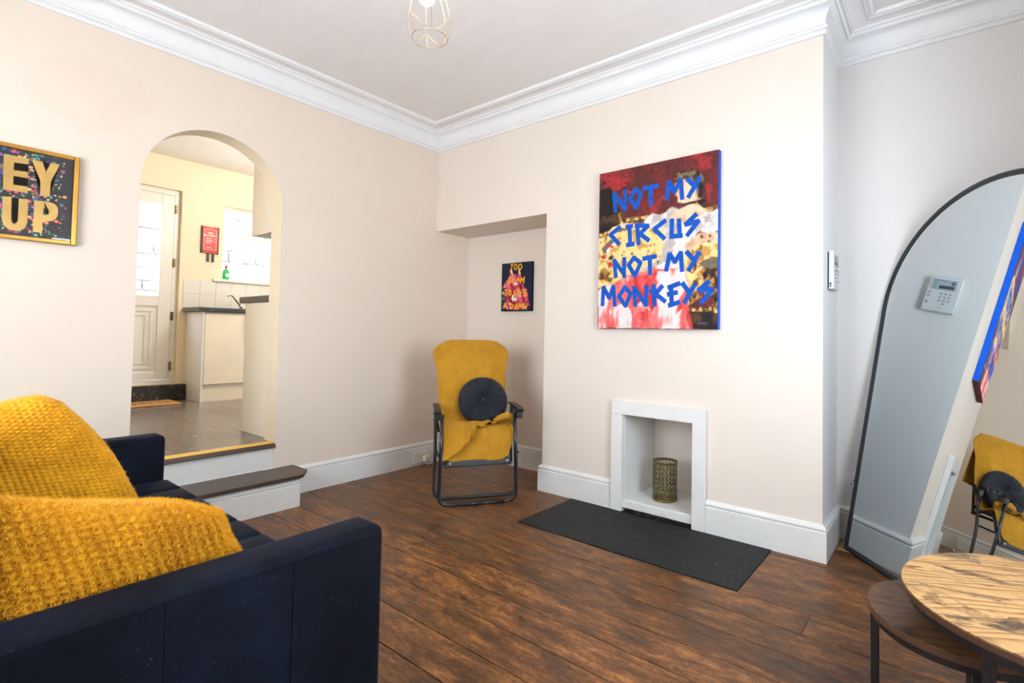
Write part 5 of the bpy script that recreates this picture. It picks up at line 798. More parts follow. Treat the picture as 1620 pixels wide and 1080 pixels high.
# large canvas on the chimney breast
bx, bz, bw, bh = BIG; yb = -0.036
pc = root('canvas_painting', 'large canvas of a seated lady in pink overpainted with blue brushed words', 'painting', (bx+bw/2, -0.0005, bz))
bm = bmesh.new(); box(bm, (bx, yb, bz), (bx+bw, -0.001, bz+bh), 0.003, 2)
obj('canvas', bm, art_mat('maroon'), pc)
for x0, x1 in ((bx-0.0015, bx-0.0002), (bx+bw+0.0002, bx+bw+0.0015)):
    obj('painted_edge', Box((x0, yb+0.002, bz+0.001), (x1, -0.0015, bz+bh-0.001)), art_mat('bluedge'), pc)
clip = lambda v, a, b: max(a, min(b, v))
to_big = lambda s, t_, h: (bx+clip(s, 0.001, bw-0.001), yb-0.0003-h, bz+clip(t_, 0.001, bh-0.001))
TEX = dict(maroon=(('maroon', 'maroon', 'red'), 9, 12, 0.3), red=(('maroon', 'red', 'redlight'), 12, 14, 0.35), pink=(('pinkdeep', 'pinkdeep', 'pink', 'pink', 'pinkpale'), 16, 5, 0.2), pinkdeep=(('rosered', 'pinkdeep', 'pink'), 18, 6, 0.2),
    pinkpale=(('pink', 'pinkpale', 'white', 'pinkpale'), 16, 5, 0.15), blouse=(('blousegrey', 'blouse', 'white'), 16, 12, 0.15), cream=(('ochre', 'cream', 'cream', 'cream'), 16, 20, 0.15), hair=(('black', 'hair', 'hairlight'), 40, 50, 0.4),
    umber=(('black', 'umber', 'gold'), 30, 30, 0.4), gold=(('umber', 'gold', 'cream'), 40, 40, 0.3), black=(('black', 'black', 'umber'), 12, 16, 0.4), ochre=(('umber', 'ochre', 'cream'), 24, 30, 0.3), skin=(('skindark', 'skin', 'skin'), 14, 16, 0.1),
    rose=(('rosedark', 'rose', 'rosepale'), 9, 7, 0.25), navy=(('navy', 'navy'), 6, 8, 0.15), rosedark=(('hairred', 'rosedark', 'rose'), 9, 8, 0.2))
sheet_obj('painted_scene', painted_sheet(BIG_POLYS, 'maroon', bw-0.002, bh-0.002, 210, 264, TEX, 0.012, 0.0045, lambda s, t_, h: (bx+0.001+s, yb-0.0004, bz+0.001+t_), 5), pc)
def letters(lines, counts, w, to3, h, m, parent):
    i = 0
    for n_ in counts:
        bm = bmesh.new(); strokes(bm, lines[i:i+n_], w, to3, h); obj('letter', bm, m, parent); i += n_
letters(BIG_STROKES, (3, 1, 2, 4, 2, 2, 3, 2, 2, 3, 3, 3, 1, 2, 4, 2, 4, 1, 3, 4, 4, 2, 3), 0.030, to_big, 0.0008, art_mat('blue'), pc)
bm = bmesh.new(); strokes(bm, BIG_SIG, 0.0022, to_big, 0.0012); obj('signature', bm, art_mat('ink'), pc)
# small canvas in the recess
sx, sz, sw, sh = SMALL; ysm = DR-0.027
ps = root('canvas_print', 'small dark canvas of a figure in a pink robe with yellow lettering', 'painting', (sx+sw/2, DR-0.0005, sz))
obj('canvas', Box((sx, ysm, sz), (sx+sw, DR-0.001, sz+sh), 0.002, 2), art_mat('navy'), ps)
to_s = lambda s, t_, h: (sx+clip(s, 0.001, sw-0.001), ysm-0.0003-h, sz+clip(t_, 0.001, sh-0.001))
sheet_obj('printed_scene', painted_sheet(SMALL_POLYS, 'navy', sw-0.002, sh-0.002, 110, 132, TEX, 0.006, 0.002, lambda s, t_, h: (sx+0.001+s, ysm-0.0004, sz+0.001+t_), 6), ps)
letters(SMALL_STROKES, (2, 1, 1, 1, 1, 2, 1, 2, 1, 1, 1, 1, 4, 2, 2, 2, 1, 1), 0.0105, to_s, 0.0008, art_mat('yellow'), ps)
# EY UP poster in a gold frame on the left wall
ey0, ez0 = EYO; EW, EH = 0.333, 0.454
pe = root('framed_poster', 'gold framed floral poster with gold foil words EY UP', 'poster', (0.0005, ey0+EW/2, ez0))
fw = 0.021
for y0, y1, z0, z1 in ((0, fw, 0, EH), (EW-fw, EW, 0, EH), (fw, EW-fw, 0, fw), (fw, EW-fw, EH-fw, EH)):
    obj('frame_bar', Box((0.001, ey0+y0, ez0+z0), (0.027, ey0+y1, ez0+z1), 0.004, 2), 'gold_frame', pe)
obj('print', Box((0.002, ey0+fw, ez0+fw), (0.011, ey0+EW-fw, ez0+EH-fw)), 'print_navy', pe)
to_e = lambda s, t_, h: (0.0112+h, ey0+s, ez0+t_)
rng = random.Random(11)
fp = []
names_ = ['fl_pink', 'fl_coral', 'fl_blue', 'fl_teal', 'fl_plum', 'fl_green', 'fl_cream']
for i in range(430):
    s = rng.gauss(0.166, 0.072); q = rng.uniform(0.03, 0.428); r = rng.uniform(0.004, 0.0125)
    if not 0.03 < s < 0.298: continue
    c = rng.choice(names_); a0 = rng.random()*6
    if i % 3 == 0:      # leaf sprig
        for m in range(3):
            a = a0+m*0.8; ca, sa = math.cos(a), math.sin(a); l = r*1.5
            fp.append((rng.choice(['fl_teal', 'fl_green', 'fl_plum', 'fl_cream']), [(s, q), (s+l*.5*ca-l*.16*sa, q+l*.5*sa+l*.16*ca), (s+l*ca, q+l*sa), (s+l*.5*ca+l*.16*sa, q+l*.5*sa-l*.16*ca)]))
    else:
        npet = rng.choice((5, 6, 8))
        fp.append((c, [(s+r*(1.0 if j % 2 else .62)*math.cos(a0+2*PI*j/(2*npet)), q+r*(1.0 if j % 2 else .62)*math.sin(a0+2*PI*j/(2*npet))) for j in range(2*npet)]))
        fp.append((rng.choice(['fl_cream', 'fl_coral', 'fl_teal']), [(s+r*.38*math.cos(2*PI*j/7), q+r*.38*math.sin(2*PI*j/7)) for j in range(7)]))
sl = slots_of(fp); bm = bmesh.new(); flat_polys(bm, fp, to_e, 0.0000006, sl); obj('floral_print', bm, [art_mat(k) for k in sl], pe)
for k_, pts in EY.items():
    if k_ == 'P_bowl': continue
    bm = bmesh.new(); bm.faces.new([bm.verts.new(to_e(p[0], p[1], 0.0008)) for p in pts])
    if k_ == 'P': bm.faces.new([bm.verts.new(to_e(p[0], p[1], 0.0008)) for p in EY['P_bowl']])
    bmesh.ops.triangulate(bm, faces=list(bm.faces)); obj('letter', bm, 'gold_foil', pe)
obj('glass', Box((0.0158, ey0+fw-0.002, ez0+fw-0.002), (0.0172, ey0+EW-fw+0.002, ez0+EH-fw+0.002)), 'clear_glass', pe)

# ------------------------------------------------------------------ alarm keypad on the chimney side
kx0 = LC+0.0005; ky0, ky1, kz0, kz1 = 0.117, 0.268, 1.383, 1.587
kp = root('alarm_keypad', 'white alarm keypad with grey buttons on the side of the chimney breast', 'keypad', (LC, (ky0+ky1)/2, kz0))
obj('back_plate', Box((kx0, ky0+0.006, kz0+0.006), (kx0+0.006, ky1-0.006, kz1-0.006)), 'black_plastic', kp)
obj('body', Box((kx0+0.006, ky0, kz0), (kx0+0.030, ky1, kz1), 0.004, 2), 'plastic_white', kp)
xk = kx0+0.030
kw, kh = ky1-ky0, kz1-kz0
K = lambda u, v: (ky1-u*kw, kz1-v*kh)     # u from the far edge (left in the mirror), v down
def kbox(name, u0, v0, u1, v1, t0, t1, m):
    a, b = K(u0, v0), K(u1, v1); return obj(name, Box((xk+t0, min(a[0], b[0]), min(a[1], b[1])), (xk+t1, max(a[0], b[0]), max(a[1], b[1])), 0.0004, 1), m, kp)
kbox('info_panel', 0.10, 0.10, 0.86, 0.40, 0.0002, 0.0009, 'panel_blue')
kbox('display', 0.34, 0.27, 0.80, 0.36, 0.001, 0.0022, 'lcd_dark')
bm = bmesh.new(); c = K(0.74, 0.185)
vs = [bm.verts.new((xk+0.0014, c[0]+0.0105*math.cos(a), c[1]+0.0105*math.sin(a))) for a in [2*PI*i/24 for i in range(24)]]; bm.faces.new(vs); obj('logo', bm, 'logo_navy', kp)
bm = bmesh.new()
strokes(bm, [[(c[0]+0.007, c[1]-0.001), (c[0]+0.003, c[1]+0.002)], [(c[0]+0.002, c[1]-0.002), (c[0]-0.002, c[1]+0.002)], [(c[0]-0.003, c[1]-0.002), (c[0]-0.007, c[1]+0.002)]], 0.002, lambda s, t_, h: (xk+0.0016, s, t_), 0); obj('logo_lettering', bm, 'print_white', kp)
bm = bmesh.new()
for i in range(5):
    a = K(0.02, 0.125+0.055*i); b = K(0.10, 0.13+0.055*i); strokes(bm, [[a, b]], 0.002, lambda s, t_, h: (xk+0.0012, s, t_), 0)
    a = K(0.14, 0.13+0.055*i); b = K(0.14+(0.45 if i == 0 else 0.12), 0.135+0.055*i); strokes(bm, [[a, b]], 0.0025, lambda s, t_, h: (xk+0.0013, s, t_), 0)
obj('printed_lines', bm, 'lcd_dark', kp)
def button(u, v, m):
    c = K(u, v); bm = bmesh.new()
    n_ = 14; lo = [bm.verts.new((xk+0.0002, c[0]+0.0068*math.cos(2*PI*i/n_), c[1]+0.005*math.sin(2*PI*i/n_))) for i in range(n_)]
    hi = [bm.verts.new((xk+0.003, c[0]+0.006*math.cos(2*PI*i/n_), c[1]+0.0044*math.sin(2*PI*i/n_))) for i in range(n_)]
    bm.faces.new(hi)
    for i in range(n_): bm.faces.new((lo[i], lo[(i+1) % n_], hi[(i+1) % n_], hi[i]))
    obj('button', bm, m, kp)
for r_ in range(3):
    for c_ in range(3): button(0.46+0.14*c_, 0.50+0.095*r_, 'button_grey')
button(0.60, 0.785, 'button_grey')
button(0.11, 0.49, 'button_red'); button(0.10, 0.59, 'button_amber'); button(0.10, 0.77, 'button_teal')
bm = bmesh.new()
for i in range(5):
    for j in range(3):
        c = K(0.46+0.03*i, 0.87+0.03*j); box(bm, (xk+0.0001, c[0]-0.0008, c[1]-0.0018), (xk+0.0005, c[0]+0.0008, c[1]+0.0018))
o = obj('speaker_grille', bm, 'button_grey', kp)
bm = bmesh.new(); box(bm, (kx0+0.012, ky0-0.0006, kz0+0.012), (kx0+0.018, ky0+0.0004, kz0+0.02)); box(bm, (kx0+0.010, ky0-0.0006, kz0+0.024), (kx0+0.020, ky0+0.0004, kz0+0.032)); obj('side_slot', bm, 'black_plastic', kp)

# ------------------------------------------------------------------ wall sockets
def socket_(y0, z0, w_, h_, face, label):
    if face == 'y':
        r = root('wall_socket', label, 'socket', (y0+w_/2, DY, z0))
        obj('plate', Box((y0, DY-0.012, z0), (y0+w_, DY-0.0005, z0+h_), 0.003, 2), 'plastic_white', r)
        for i in (0.27, 0.73):
            obj('switch', Box((y0+w_*i+0.012, DY-0.016, z0+h_*0.62), (y0+w_*i+0.022, DY-0.0115, z0+h_*0.84), 0.001, 1), 'plastic_white', r)
            for dx, dz in ((0, .12), (-.011, -.12), (.011, -.12)): obj('pin_hole', Box((y0+w_*i+dx-0.003, DY-0.0126, z0+h_*(0.4+dz)-0.004), (y0+w_*i+dx+0.003, DY-0.0119, z0+h_*(0.4+dz)+0.004)), 'black_plastic', r)
    return r
socket_(3.125, 0.285, 0.146, 0.088, 'y', 'white double wall socket half hidden behind the mirror')
s2 = root('wall_socket', 'white socket on the left skirting behind the reclining chair', 'socket', (0.022, -0.13, 0.03))
obj('plate', Box((0.0225, -0.205, 0.022), (0.038, -0.06, 0.108), 0.003, 2), 'plastic_cream', s2)
bm = Box((0.0385, -0.12, 0.03), (0.075, -0.07, 0.08), 0.006, 2); obj('plug', bm, 'plastic_cream', s2)
bm = bmesh.new(); tube(bm, bend([(0.06, -0.10, 0.035), (0.09, -0.12, 0.012), (0.06, -0.02, 0.01), (0.05, 0.12, 0.012), (0.08, 0.28, 0.012)], 0.05), 0.004, 6); obj('cable', bm, 'plastic_cream', s2, smooth=True)

# ------------------------------------------------------------------ arched mirror
ma, mt, mrho, mwid, mh = -0.8306, 0.1729, 0.0, 1.1768, 1.289
e_ = Vector((math.cos(ma), math.sin(ma), 0)); nh = Vector((math.sin(ma), -math.cos(ma), 0)); up = Vector((0, 0, 1))
v_ = up*math.cos(mt)-nh*math.sin(mt); nn = nh*math.cos(mt)+up*math.sin(mt)
E2 = e_*math.cos(mrho)+v_*math.sin(mrho); V2 = v_*math.cos(mrho)-e_*math.sin(mrho)
mm = Matrix(((E2.x, V2.x, nn.x, 3.1368), (E2.y, V2.y, nn.y, 0.2465), (E2.z, V2.z, nn.z, 0.004), (0, 0, 0, 1)))
mr = root('arched_mirror', 'large arched floor mirror with a thin black frame leaning beside the chimney breast', 'mirror', matrix=mm)
def outline(ins, n_=40):
    R_ = mwid/2-ins
    return [(ins, ins), (mwid-ins, ins)] + [(mwid/2+R_*math.cos(PI*k/n_), mh+R_*math.sin(PI*k/n_)) for k in range(n_+1)]
FWD = 0.024
oa, ob = outline(0), outline(FWD); oc = outline(FWD-0.004)
bm = bmesh.new(); n_ = len(oa)
def ringv(o, z): return [bm.verts.new((p[0], p[1], z)) for p in o]
R0, R1, R2, R3, R4 = ringv(oa, -0.013), ringv(oa, 0.0), ringv(outline(0.008), 0.004), ringv(ob, 0.0), ringv(ob, -0.013)
for a, b in ((R0, R1), (R1, R2), (R2, R3), (R3, R4), (R4, R0)):
    for i in range(n_): bm.faces.new((a[i], a[(i+1) % n_], b[(i+1) % n_], b[i]))
obj('frame', bm, 'mirror_frame', mr, local=True)
bm = bmesh.new(); bm.faces.new(ringv(oc, -0.004)); obj('mirror_glass', bm, 'mirror_glass', mr, local=True)
bm = bmesh.new(); a = ringv(oc, -0.006); b = ringv(oc, -0.012); bm.faces.new(a); bm.faces.new(b[::-1])
for i in range(n_): bm.faces.new((a[i], a[(i+1) % n_], b[(i+1) % n_], b[i]))
obj('back_board', bm, 'black_plastic', mr, local=True)
bm = bmesh.new(); tube(bm, [(0.008+0.022*math.cos(2*PI*k/16), 0.055+0.022*math.sin(2*PI*k/16), -0.018) for k in range(16)], 0.004, 6, closed=True)
obj('hanging_ring', bm, 'black_metal', mr, local=True, smooth=True)

# ------------------------------------------------------------------ nesting tables
def round_table(name, label, c, z, r, mat, angs, leg_r, th=0.021):
    g = root(name, label, 'coffee table', (c[0], c[1], 0), group='round nesting tables')
    bm = bmesh.new(); lathe(bm, [(0, z-0.001), (r-0.002, z-0.001), (r-0.0005, z-0.0005), (r, z)], (c[0], c[1], 0), 72)
    bm.free()
    bm = bmesh.new(); lathe(bm, [(0, z-0.003), (r-0.0015, z-0.003), (r-0.0015, z), (0, z)], (c[0], c[1], 0), 72); obj('top_board', bm, mat, g)
    bm = bmesh.new(); lathe(bm, [(0, z-th), (r-0.003, z-th), (r, z-th+0.003), (r, z-0.0042), (r-0.0015, z-0.0032), (0, z-0.0032)], (c[0], c[1], 0), 72); obj('edge_band', bm, 'table_edge', g)
    bm = bmesh.new(); R_ = r-0.012
    for a in [2*PI*k/48 for k in range(48)]: pass
    lathe(bm, [(R_-0.02, z-th-0.001), (R_, z-th-0.001), (R_, z-th-0.02), (R_-0.02, z-th-0.02), (R_-0.02, z-th-0.001)], (c[0], c[1], 0), 48); obj('metal_ring', bm, 'black_metal', g)
    for a in angs:
        x, y_ = c[0]+leg_r*math.cos(a), c[1]+leg_r*math.sin(a)
        bm = Box((-0.010, -0.010, 0), (0.010, 0.010, z-th-0.0205), 0.002, 1); bm.transform(Matrix.Translation((x, y_, 0)) @ Matrix.Rotation(a, 4, 'Z')); obj('leg', bm, 'black_metal', g)
    return g
round_table('nesting_table', 'taller round nesting table with burnt wood grain top', (3.797, -1.141), 0.48, 0.313, 'rustic_top', [math.radians(x) for x in (-118, 2, 122)], 0.292)
round_table('nesting_table', 'lower round nesting table tucked under the taller table', (3.609, -1.127), 0.39, 0.2075, 'rustic_shelf', [math.radians(x) for x in (178, -80, 50)], 0.19)

# ------------------------------------------------------------------ pendant lamp
LX, LY, LZ = 2.07, -1.712, 2.188
lp = root('pendant_lamp', 'wire cage pendant lamp with a lit bulb', 'lamp', (LX, LY, CEIL))
bm = bmesh.new(); lathe(bm, [(0, -0.001), (0.045, -0.001), (0.045, -0.012), (0.03, -0.03), (0, -0.03)], (LX, LY, CEIL), 24); obj('ceiling_rose', bm, 'plastic_white', lp, smooth=True, angle=0.6)
bm = bmesh.new(); tube(bm, [(LX, LY, CEIL-0.03), (LX, LY, LZ+0.285)], 0.0035, 8); obj('flex', bm, 'plastic_white', lp)
bm = bmesh.new(); lathe(bm, [(0, 0.285), (0.012, 0.285), (0.02, 0.27), (0.02, 0.225), (0, 0.225)], (LX, LY, LZ), 20); obj('bulb_holder', bm, 'plastic_white', lp, smooth=True, angle=0.6)
bm = bmesh.new(); lathe(bm, [(0, 0.224), (0.013, 0.224), (0.016, 0.205), (0.026, 0.185), (0.030, 0.162), (0.026, 0.140), (0.014, 0.128), (0, 0.125)], (LX, LY, LZ), 24); obj('bulb', bm, 'bulb_glow', lp, smooth=True)
tilt = Matrix.Translation((LX, LY, LZ+0.2)) @ Matrix.Rotation(math.radians(4), 4, Vector((0.6, -0.8, 0))) @ Matrix.Translation((-LX, -LY, -LZ-0.2))
cage = [(0.062, 0.0), (0.072, 0.02), (0.078, 0.045), (0.079, 0.07), (0.074, 0.11), (0.062, 0.16), (0.042, 0.21), (0.022, 0.25)]
def wire(path, name='cage_wire', r=0.0008, closed=False):
    bm = bmesh.new(); tube(bm, path, r, 6, closed=closed); bm.transform(tilt); obj(name, bm, 'copper_wire', lp, smooth=True)
wire([(LX+0.062*math.cos(2*PI*k/48), LY+0.062*math.sin(2*PI*k/48), LZ) for k in range(48)], 'bottom_ring', 0.0012, True)
wire([(LX+0.022*math.cos(2*PI*k/24), LY+0.022*math.sin(2*PI*k/24), LZ+0.25) for k in range(24)], 'top_ring', 0.0015, True)
def cg(h):
    for (r0, h0), (r1, h1) in zip(cage[:-1], cage[1:]):
        if h0 <= h <= h1: return r0+(r1-r0)*(h-h0)/(h1-h0)
    return cage[-1][0]
for k in range(6):
    a = 2*PI*k/6+0.5
    wire([(LX+cg(h)*math.cos(a), LY+cg(h)*math.sin(a), LZ+h) for h in [0.25*i/18 for i in range(19)]])
    # scalloped wire between two uprights
    g_ = 1 if k % 2 == 0 else -1
    for g_ in ((1, -1) if k % 2 == 0 else ()):
        wire([(LX+cg(h)*math.cos(a+g_*f*2*PI/6), LY+cg(h)*math.sin(a+g_*f*2*PI/6), LZ+h) for f, h in [(i/12, 0.066*(1-math.sin(PI/2*i/12))) for i in range(13)]], 'cage_loop', 0.0006)

# ------------------------------------------------------------------ sofa
SFY, SBY, SX0, SX1, ATOP = -2.055, -2.93, 0.56, 2.42, 0.622
sf = root('sofa', 'navy velvet sofa with box arms in the left foreground', 'sofa', ((SX0+SX1)/2, (SFY+SBY)/2, 0))
def soft_box(lo, hi, r, seg=4, sub=0, puff=None):
    bm = bmesh.new(); box(bm, lo, hi, r, seg)
    if puff:
        bmesh.ops.subdivide_edges(bm, edges=[e for e in bm.edges if e.calc_length() > 0.06], cuts=6, use_grid_fill=True)
        for v in bm.verts: v.co += Vector(puff(v.co))
    return bm
AT = 0.122
def arm(x0, x1):
    bm = soft_box((x0, SBY+0.01, 0.12), (x1, SFY, ATOP), 0.026, 5)
    return obj('arm', bm, 'navy_velvet', sf, smooth=True, angle=0.9)
a_near = arm(SX1-AT, SX1); a_far = arm(SX0, SX0+AT)
def seam(pts, parent): 
    bm = bmesh.new(); tube(bm, pts, 0.0014, 6); obj('seam', bm, 'velvet_seam', parent, smooth=True)
xo = SX1+0.0006
seam([(xo, SBY+0.04, 0.612), (xo, -2.5, 0.607), (xo, -2.3, 0.602), (xo, -2.16, 0.603), (xo-0.002, SFY-0.03, 0.600)], a_near)
seam([(xo, -2.285, 0.602), (xo, -2.286, 0.4), (xo, -2.287, 0.13)], a_near)
seam([(xo, -2.517, 0.607), (xo, -2.518, 0.4), (xo, -2.519, 0.13)], a_near)
xi = SX0+AT+0.0006
seam([(xi, SBY+0.3, 0.602), (xi, -2.3, 0.602), (xi-0.002, SFY-0.03, 0.600)], a_far)
obj('base', Box((SX0+AT+0.002, SBY+0.03, 0.12), (SX1-AT-0.002, SFY-0.005, 0.30), 0.012, 2), 'navy_velvet', sf, smooth=True, angle=0.6)
nch = 8; cw = (SX1-SX0-2*AT-0.006)/nch
for i in range(nch):
    x0 = SX0+AT+0.003+i*cw
    bm = soft_box((x0, SBY+0.20, 0.302), (x0+cw, SFY+0.012, 0.418), 0.022, 4)
    for v in bm.verts:
        if v.co.z > 0.40: v.co.z += 0.012*math.sin(PI*(v.co.x-x0)/cw)
    obj('seat_channel', bm, 'navy_velvet', sf, smooth=True, angle=0.9)
for i in range(nch):
    x0 = SX0+AT+0.003+i*cw
    obj('back_channel', soft_box((x0, SBY+0.02, 0.43), (x0+cw, SBY+0.19, 0.84), 0.03, 4), 'navy_velvet', sf, smooth=True, angle=0.9)
for x in (SX0+0.06, SX1-0.06):
    for y in (SFY-0.07, SBY+0.08):
        bm = bmesh.new(); lathe(bm, [(0, 0), (0.014, 0), (0.022, 0.12), (0, 0.12)], (x, y, 0), 16); obj('leg', bm, 'black_metal', sf)

# ------------------------------------------------------------------ plush cushions
def catmull(pts, n):
    out = []; m = len(pts)-1
    for i in range(n+1):
        t_ = i/n*m; k = min(int(t_), m-1); f = t_-k
        p0, p1, p2, p3 = [Vector(pts[max(0, min(m, k+q))]) for q in (-1, 0, 1, 2)]
        out.append(0.5*((2*p1)+(-p0+p2)*f+(2*p0-5*p1+4*p2-p3)*f*f+(-p0+3*p1-3*p2+p3)*f**3))
    return out
def cushion(name, label, bottom, right, top, left, thick, lean, N=150, cell=0.013, wr=1.0, pile=0, group=None, seed=1, push=None):
    """sides as (y, z) polylines: bottom left->right, top left->right, left bottom->top, right bottom->top. lean(y,z)->x of the mid surface"""
    B, T_, L_, R_ = catmull(bottom, N), catmull(top, N), catmull(left, N), catmull(right, N)
    P00, P10, P01, P11 = B[0], B[N], T_[0], T_[N]
    bm = bmesh.new(); grids = []
    for sgn in (1, -1):
        g = []
        for j in range(N+1):
            rowv = []
            for i in range(N+1):
                u, v = i/N, j/N
                p = (B[i]*(1-v)+T_[i]*v)+(L_[j]*(1-u)+R_[j]*u)-(P00*(1-u)*(1-v)+P10*u*(1-v)+P01*(1-u)*v+P11*u*v)
                y, z = p.x, p.y
                prof = (max(0, 1-(2*u-1)**4)*max(0, 1-(2*v-1)**4))**0.62
                w_ = mnoise.noise(Vector((y*7+seed, z*7, seed*3.1)))*0.016*wr + mnoise.noise(Vector((y*16+seed, z*16, seed)))*0.006*wr
                a = (y*0.96+z*0.28)/cell; b = (z*0.96-y*0.28)/(cell*0.8)
                waf = (abs(math.sin(PI*a))*abs(math.sin(PI*(b+0.5*math.floor(a)))))
                d = prof*thick/2 + (w_+0.0085*waf)*min(1, prof*2.2)
                x = lean(y, z)+sgn*d
                co = Vector((x, y, z))
                if push: co = Vector(push(co))
                rowv.append(co)
            g.append(rowv)
        grids.append(g)
    def vert(gi, i, j, cache={}):
        return None
    idx = {}
    for gi, g in enumerate(grids):
        for j in range(N+1):
            for i in range(N+1):
                edge_ = i in (0, N) or j in (0, N)
                key = (0 if edge_ else gi, i, j)
                if key not in idx: idx[key] = bm.verts.new(g[j][i])
    for gi in (0, 1):
        K_ = lambda i, j: idx[(0 if (i in (0, N) or j in (0, N)) else gi, i, j)]
        for j in range(N):
            for i in range(N): bm.faces.new((K_(i, j), K_(i+1, j), K_(i+1, j+1), K_(i, j+1)) if gi == 0 else (K_(i, j+1), K_(i+1, j+1), K_(i+1, j), K_(i, j)))
    base = (lean(bottom[1][0], bottom[1][1]), (bottom[0][0]+bottom[-1][0])/2, 0.43)
    r = root(name, label, 'cushion', base, group='yellow plush cushions on the sofa')
    # pile strands
    bp_ = None
    if pile:
        rn = random.Random(seed); bp_ = bmesh.new(); bm.normal_update()
        faces = [f for f in bm.faces if f.normal.x > -0.35 or f.normal.z > 0.3]
        for _ in range(pile):
            f = rn.choice(faces); vs_ = f.verts
            a, b = rn.random(), rn.random()
            c = (vs_[0].co*(1-a)+vs_[1].co*a)*(1-b)+(vs_[3].co*(1-a)+vs_[2].co*a)*b
            n = f.normal; dr = (n+Vector((rn.uniform(-.55, .55), rn.uniform(-.55, .55), rn.uniform(-.65, .35)))).normalized()
            sd = n.cross(Vector((rn.uniform(-1, 1), rn.uniform(-1, 1), rn.uniform(-1, 1)))).normalized()*0.0009
            l = rn.uniform(0.005, 0.010)
            q = [bp_.verts.new(c-sd), bp_.verts.new(c+sd), bp_.verts.new(c+dr*l+Vector((0, 0, -0.0012)))]
            bp_.faces.new(q)
    obj('cover', bm, 'plush_yellow', r, smooth=True)
    if bp_ is not None:
        me_o = obj('plush_pile', bp_, 'plush_pile', r, kind='stuff')
    return r
cushion('plush_cushion', 'yellow plush cushion slumped against the far arm of the sofa',
    [(-2.70, 0.432), (-2.50, 0.430), (-2.232, 0.450)], [(-2.232, 0.450), (-2.300, 0.62), (-2.372, 0.74), (-2.445, 0.83)],
    [(-2.70, 0.80), (-2.60, 0.845), (-2.505, 0.862), (-2.445, 0.83)], [(-2.70, 0.432), (-2.72, 0.62), (-2.70, 0.80)],
    0.17, lambda y, z: 1.02-0.28*(z-0.43), N=230, cell=0.0165, pile=9000, seed=3)
cushion('plush_cushion', 'yellow plush cushion leaning on the near arm of the sofa',
    [(-2.735, 0.432), (-2.55, 0.432), (-2.315, 0.470)], [(-2.315, 0.470), (-2.302, 0.555), (-2.338, 0.63), (-2.352, 0.682)],
    [(-2.735, 0.812), (-2.651, 0.782), (-2.51, 0.745), (-2.43, 0.722), (-2.352, 0.682)], [(-2.735, 0.432), (-2.745, 0.62), (-2.735, 0.812)],
    0.17, lambda y, z: 2.185-0.10*max(0.0, 0.62-z)+0.00*(z), N=230, cell=0.0175, wr=1.3, pile=42000, seed=8,
    push=lambda c: (min(c.x, SX1-AT-0.006) if c.z < 0.628 else c.x, c.y, max(c.z, 0.4335)))

# ------------------------------------------------------------------ reclining chair
fa = math.radians(-36.5)
face_ = Vector((math.cos(fa), math.sin(fa), 0)); ax_ = Vector((-face_.y, face_.x, 0))
CO = Vector((1.135, -0.515, 0))
cm = Matrix(((ax_.x, -face_.x, 0, CO.x), (ax_.y, -face_.y, 0, CO.y), (0, 0, 1, 0), (0, 0, 0, 1)))   # local: s right, d back, z up
ch = root('reclining_chair', 'black tubular folding recliner chair standing in the corner by the recess', 'chair', matrix=cm)
def part(name, bm, m, smooth=False, parent=None, **kw): return obj(name, bm, m, parent or ch, local=True, smooth=smooth, **kw)
TR = 0.0115
bm = bmesh.new(); tube(bm, bend([(-0.235, 0.035, 0.585), (-0.245, 0.0, 0.30), (-0.252, 0.0, 0.0135), (0.252, 0.0, 0.0135), (0.245, 0.0, 0.30), (0.235, 0.035, 0.585)], 0.075, 8), TR, 10); part('front_leg_frame', bm, 'blue_black_tube', True)
bm = bmesh.new(); tube(bm, [(-0.09, 0.0, 0.0135), (0.17, 0.0, 0.0135)], TR+0.0015, 10); part('foot_sleeve', bm, 'blue_black_tube', True)
bm = bmesh.new(); tube(bm, bend([(-0.272, 0.27, 0.585), (-0.272, 0.17, 0.30), (-0.275, 0.14, 0.0135), (0.275, 0.14, 0.0135), (0.272, 0.17, 0.30), (0.272, 0.27, 0.585)], 0.075, 8), TR, 10); part('rear_leg_frame', bm, 'black_metal', True)
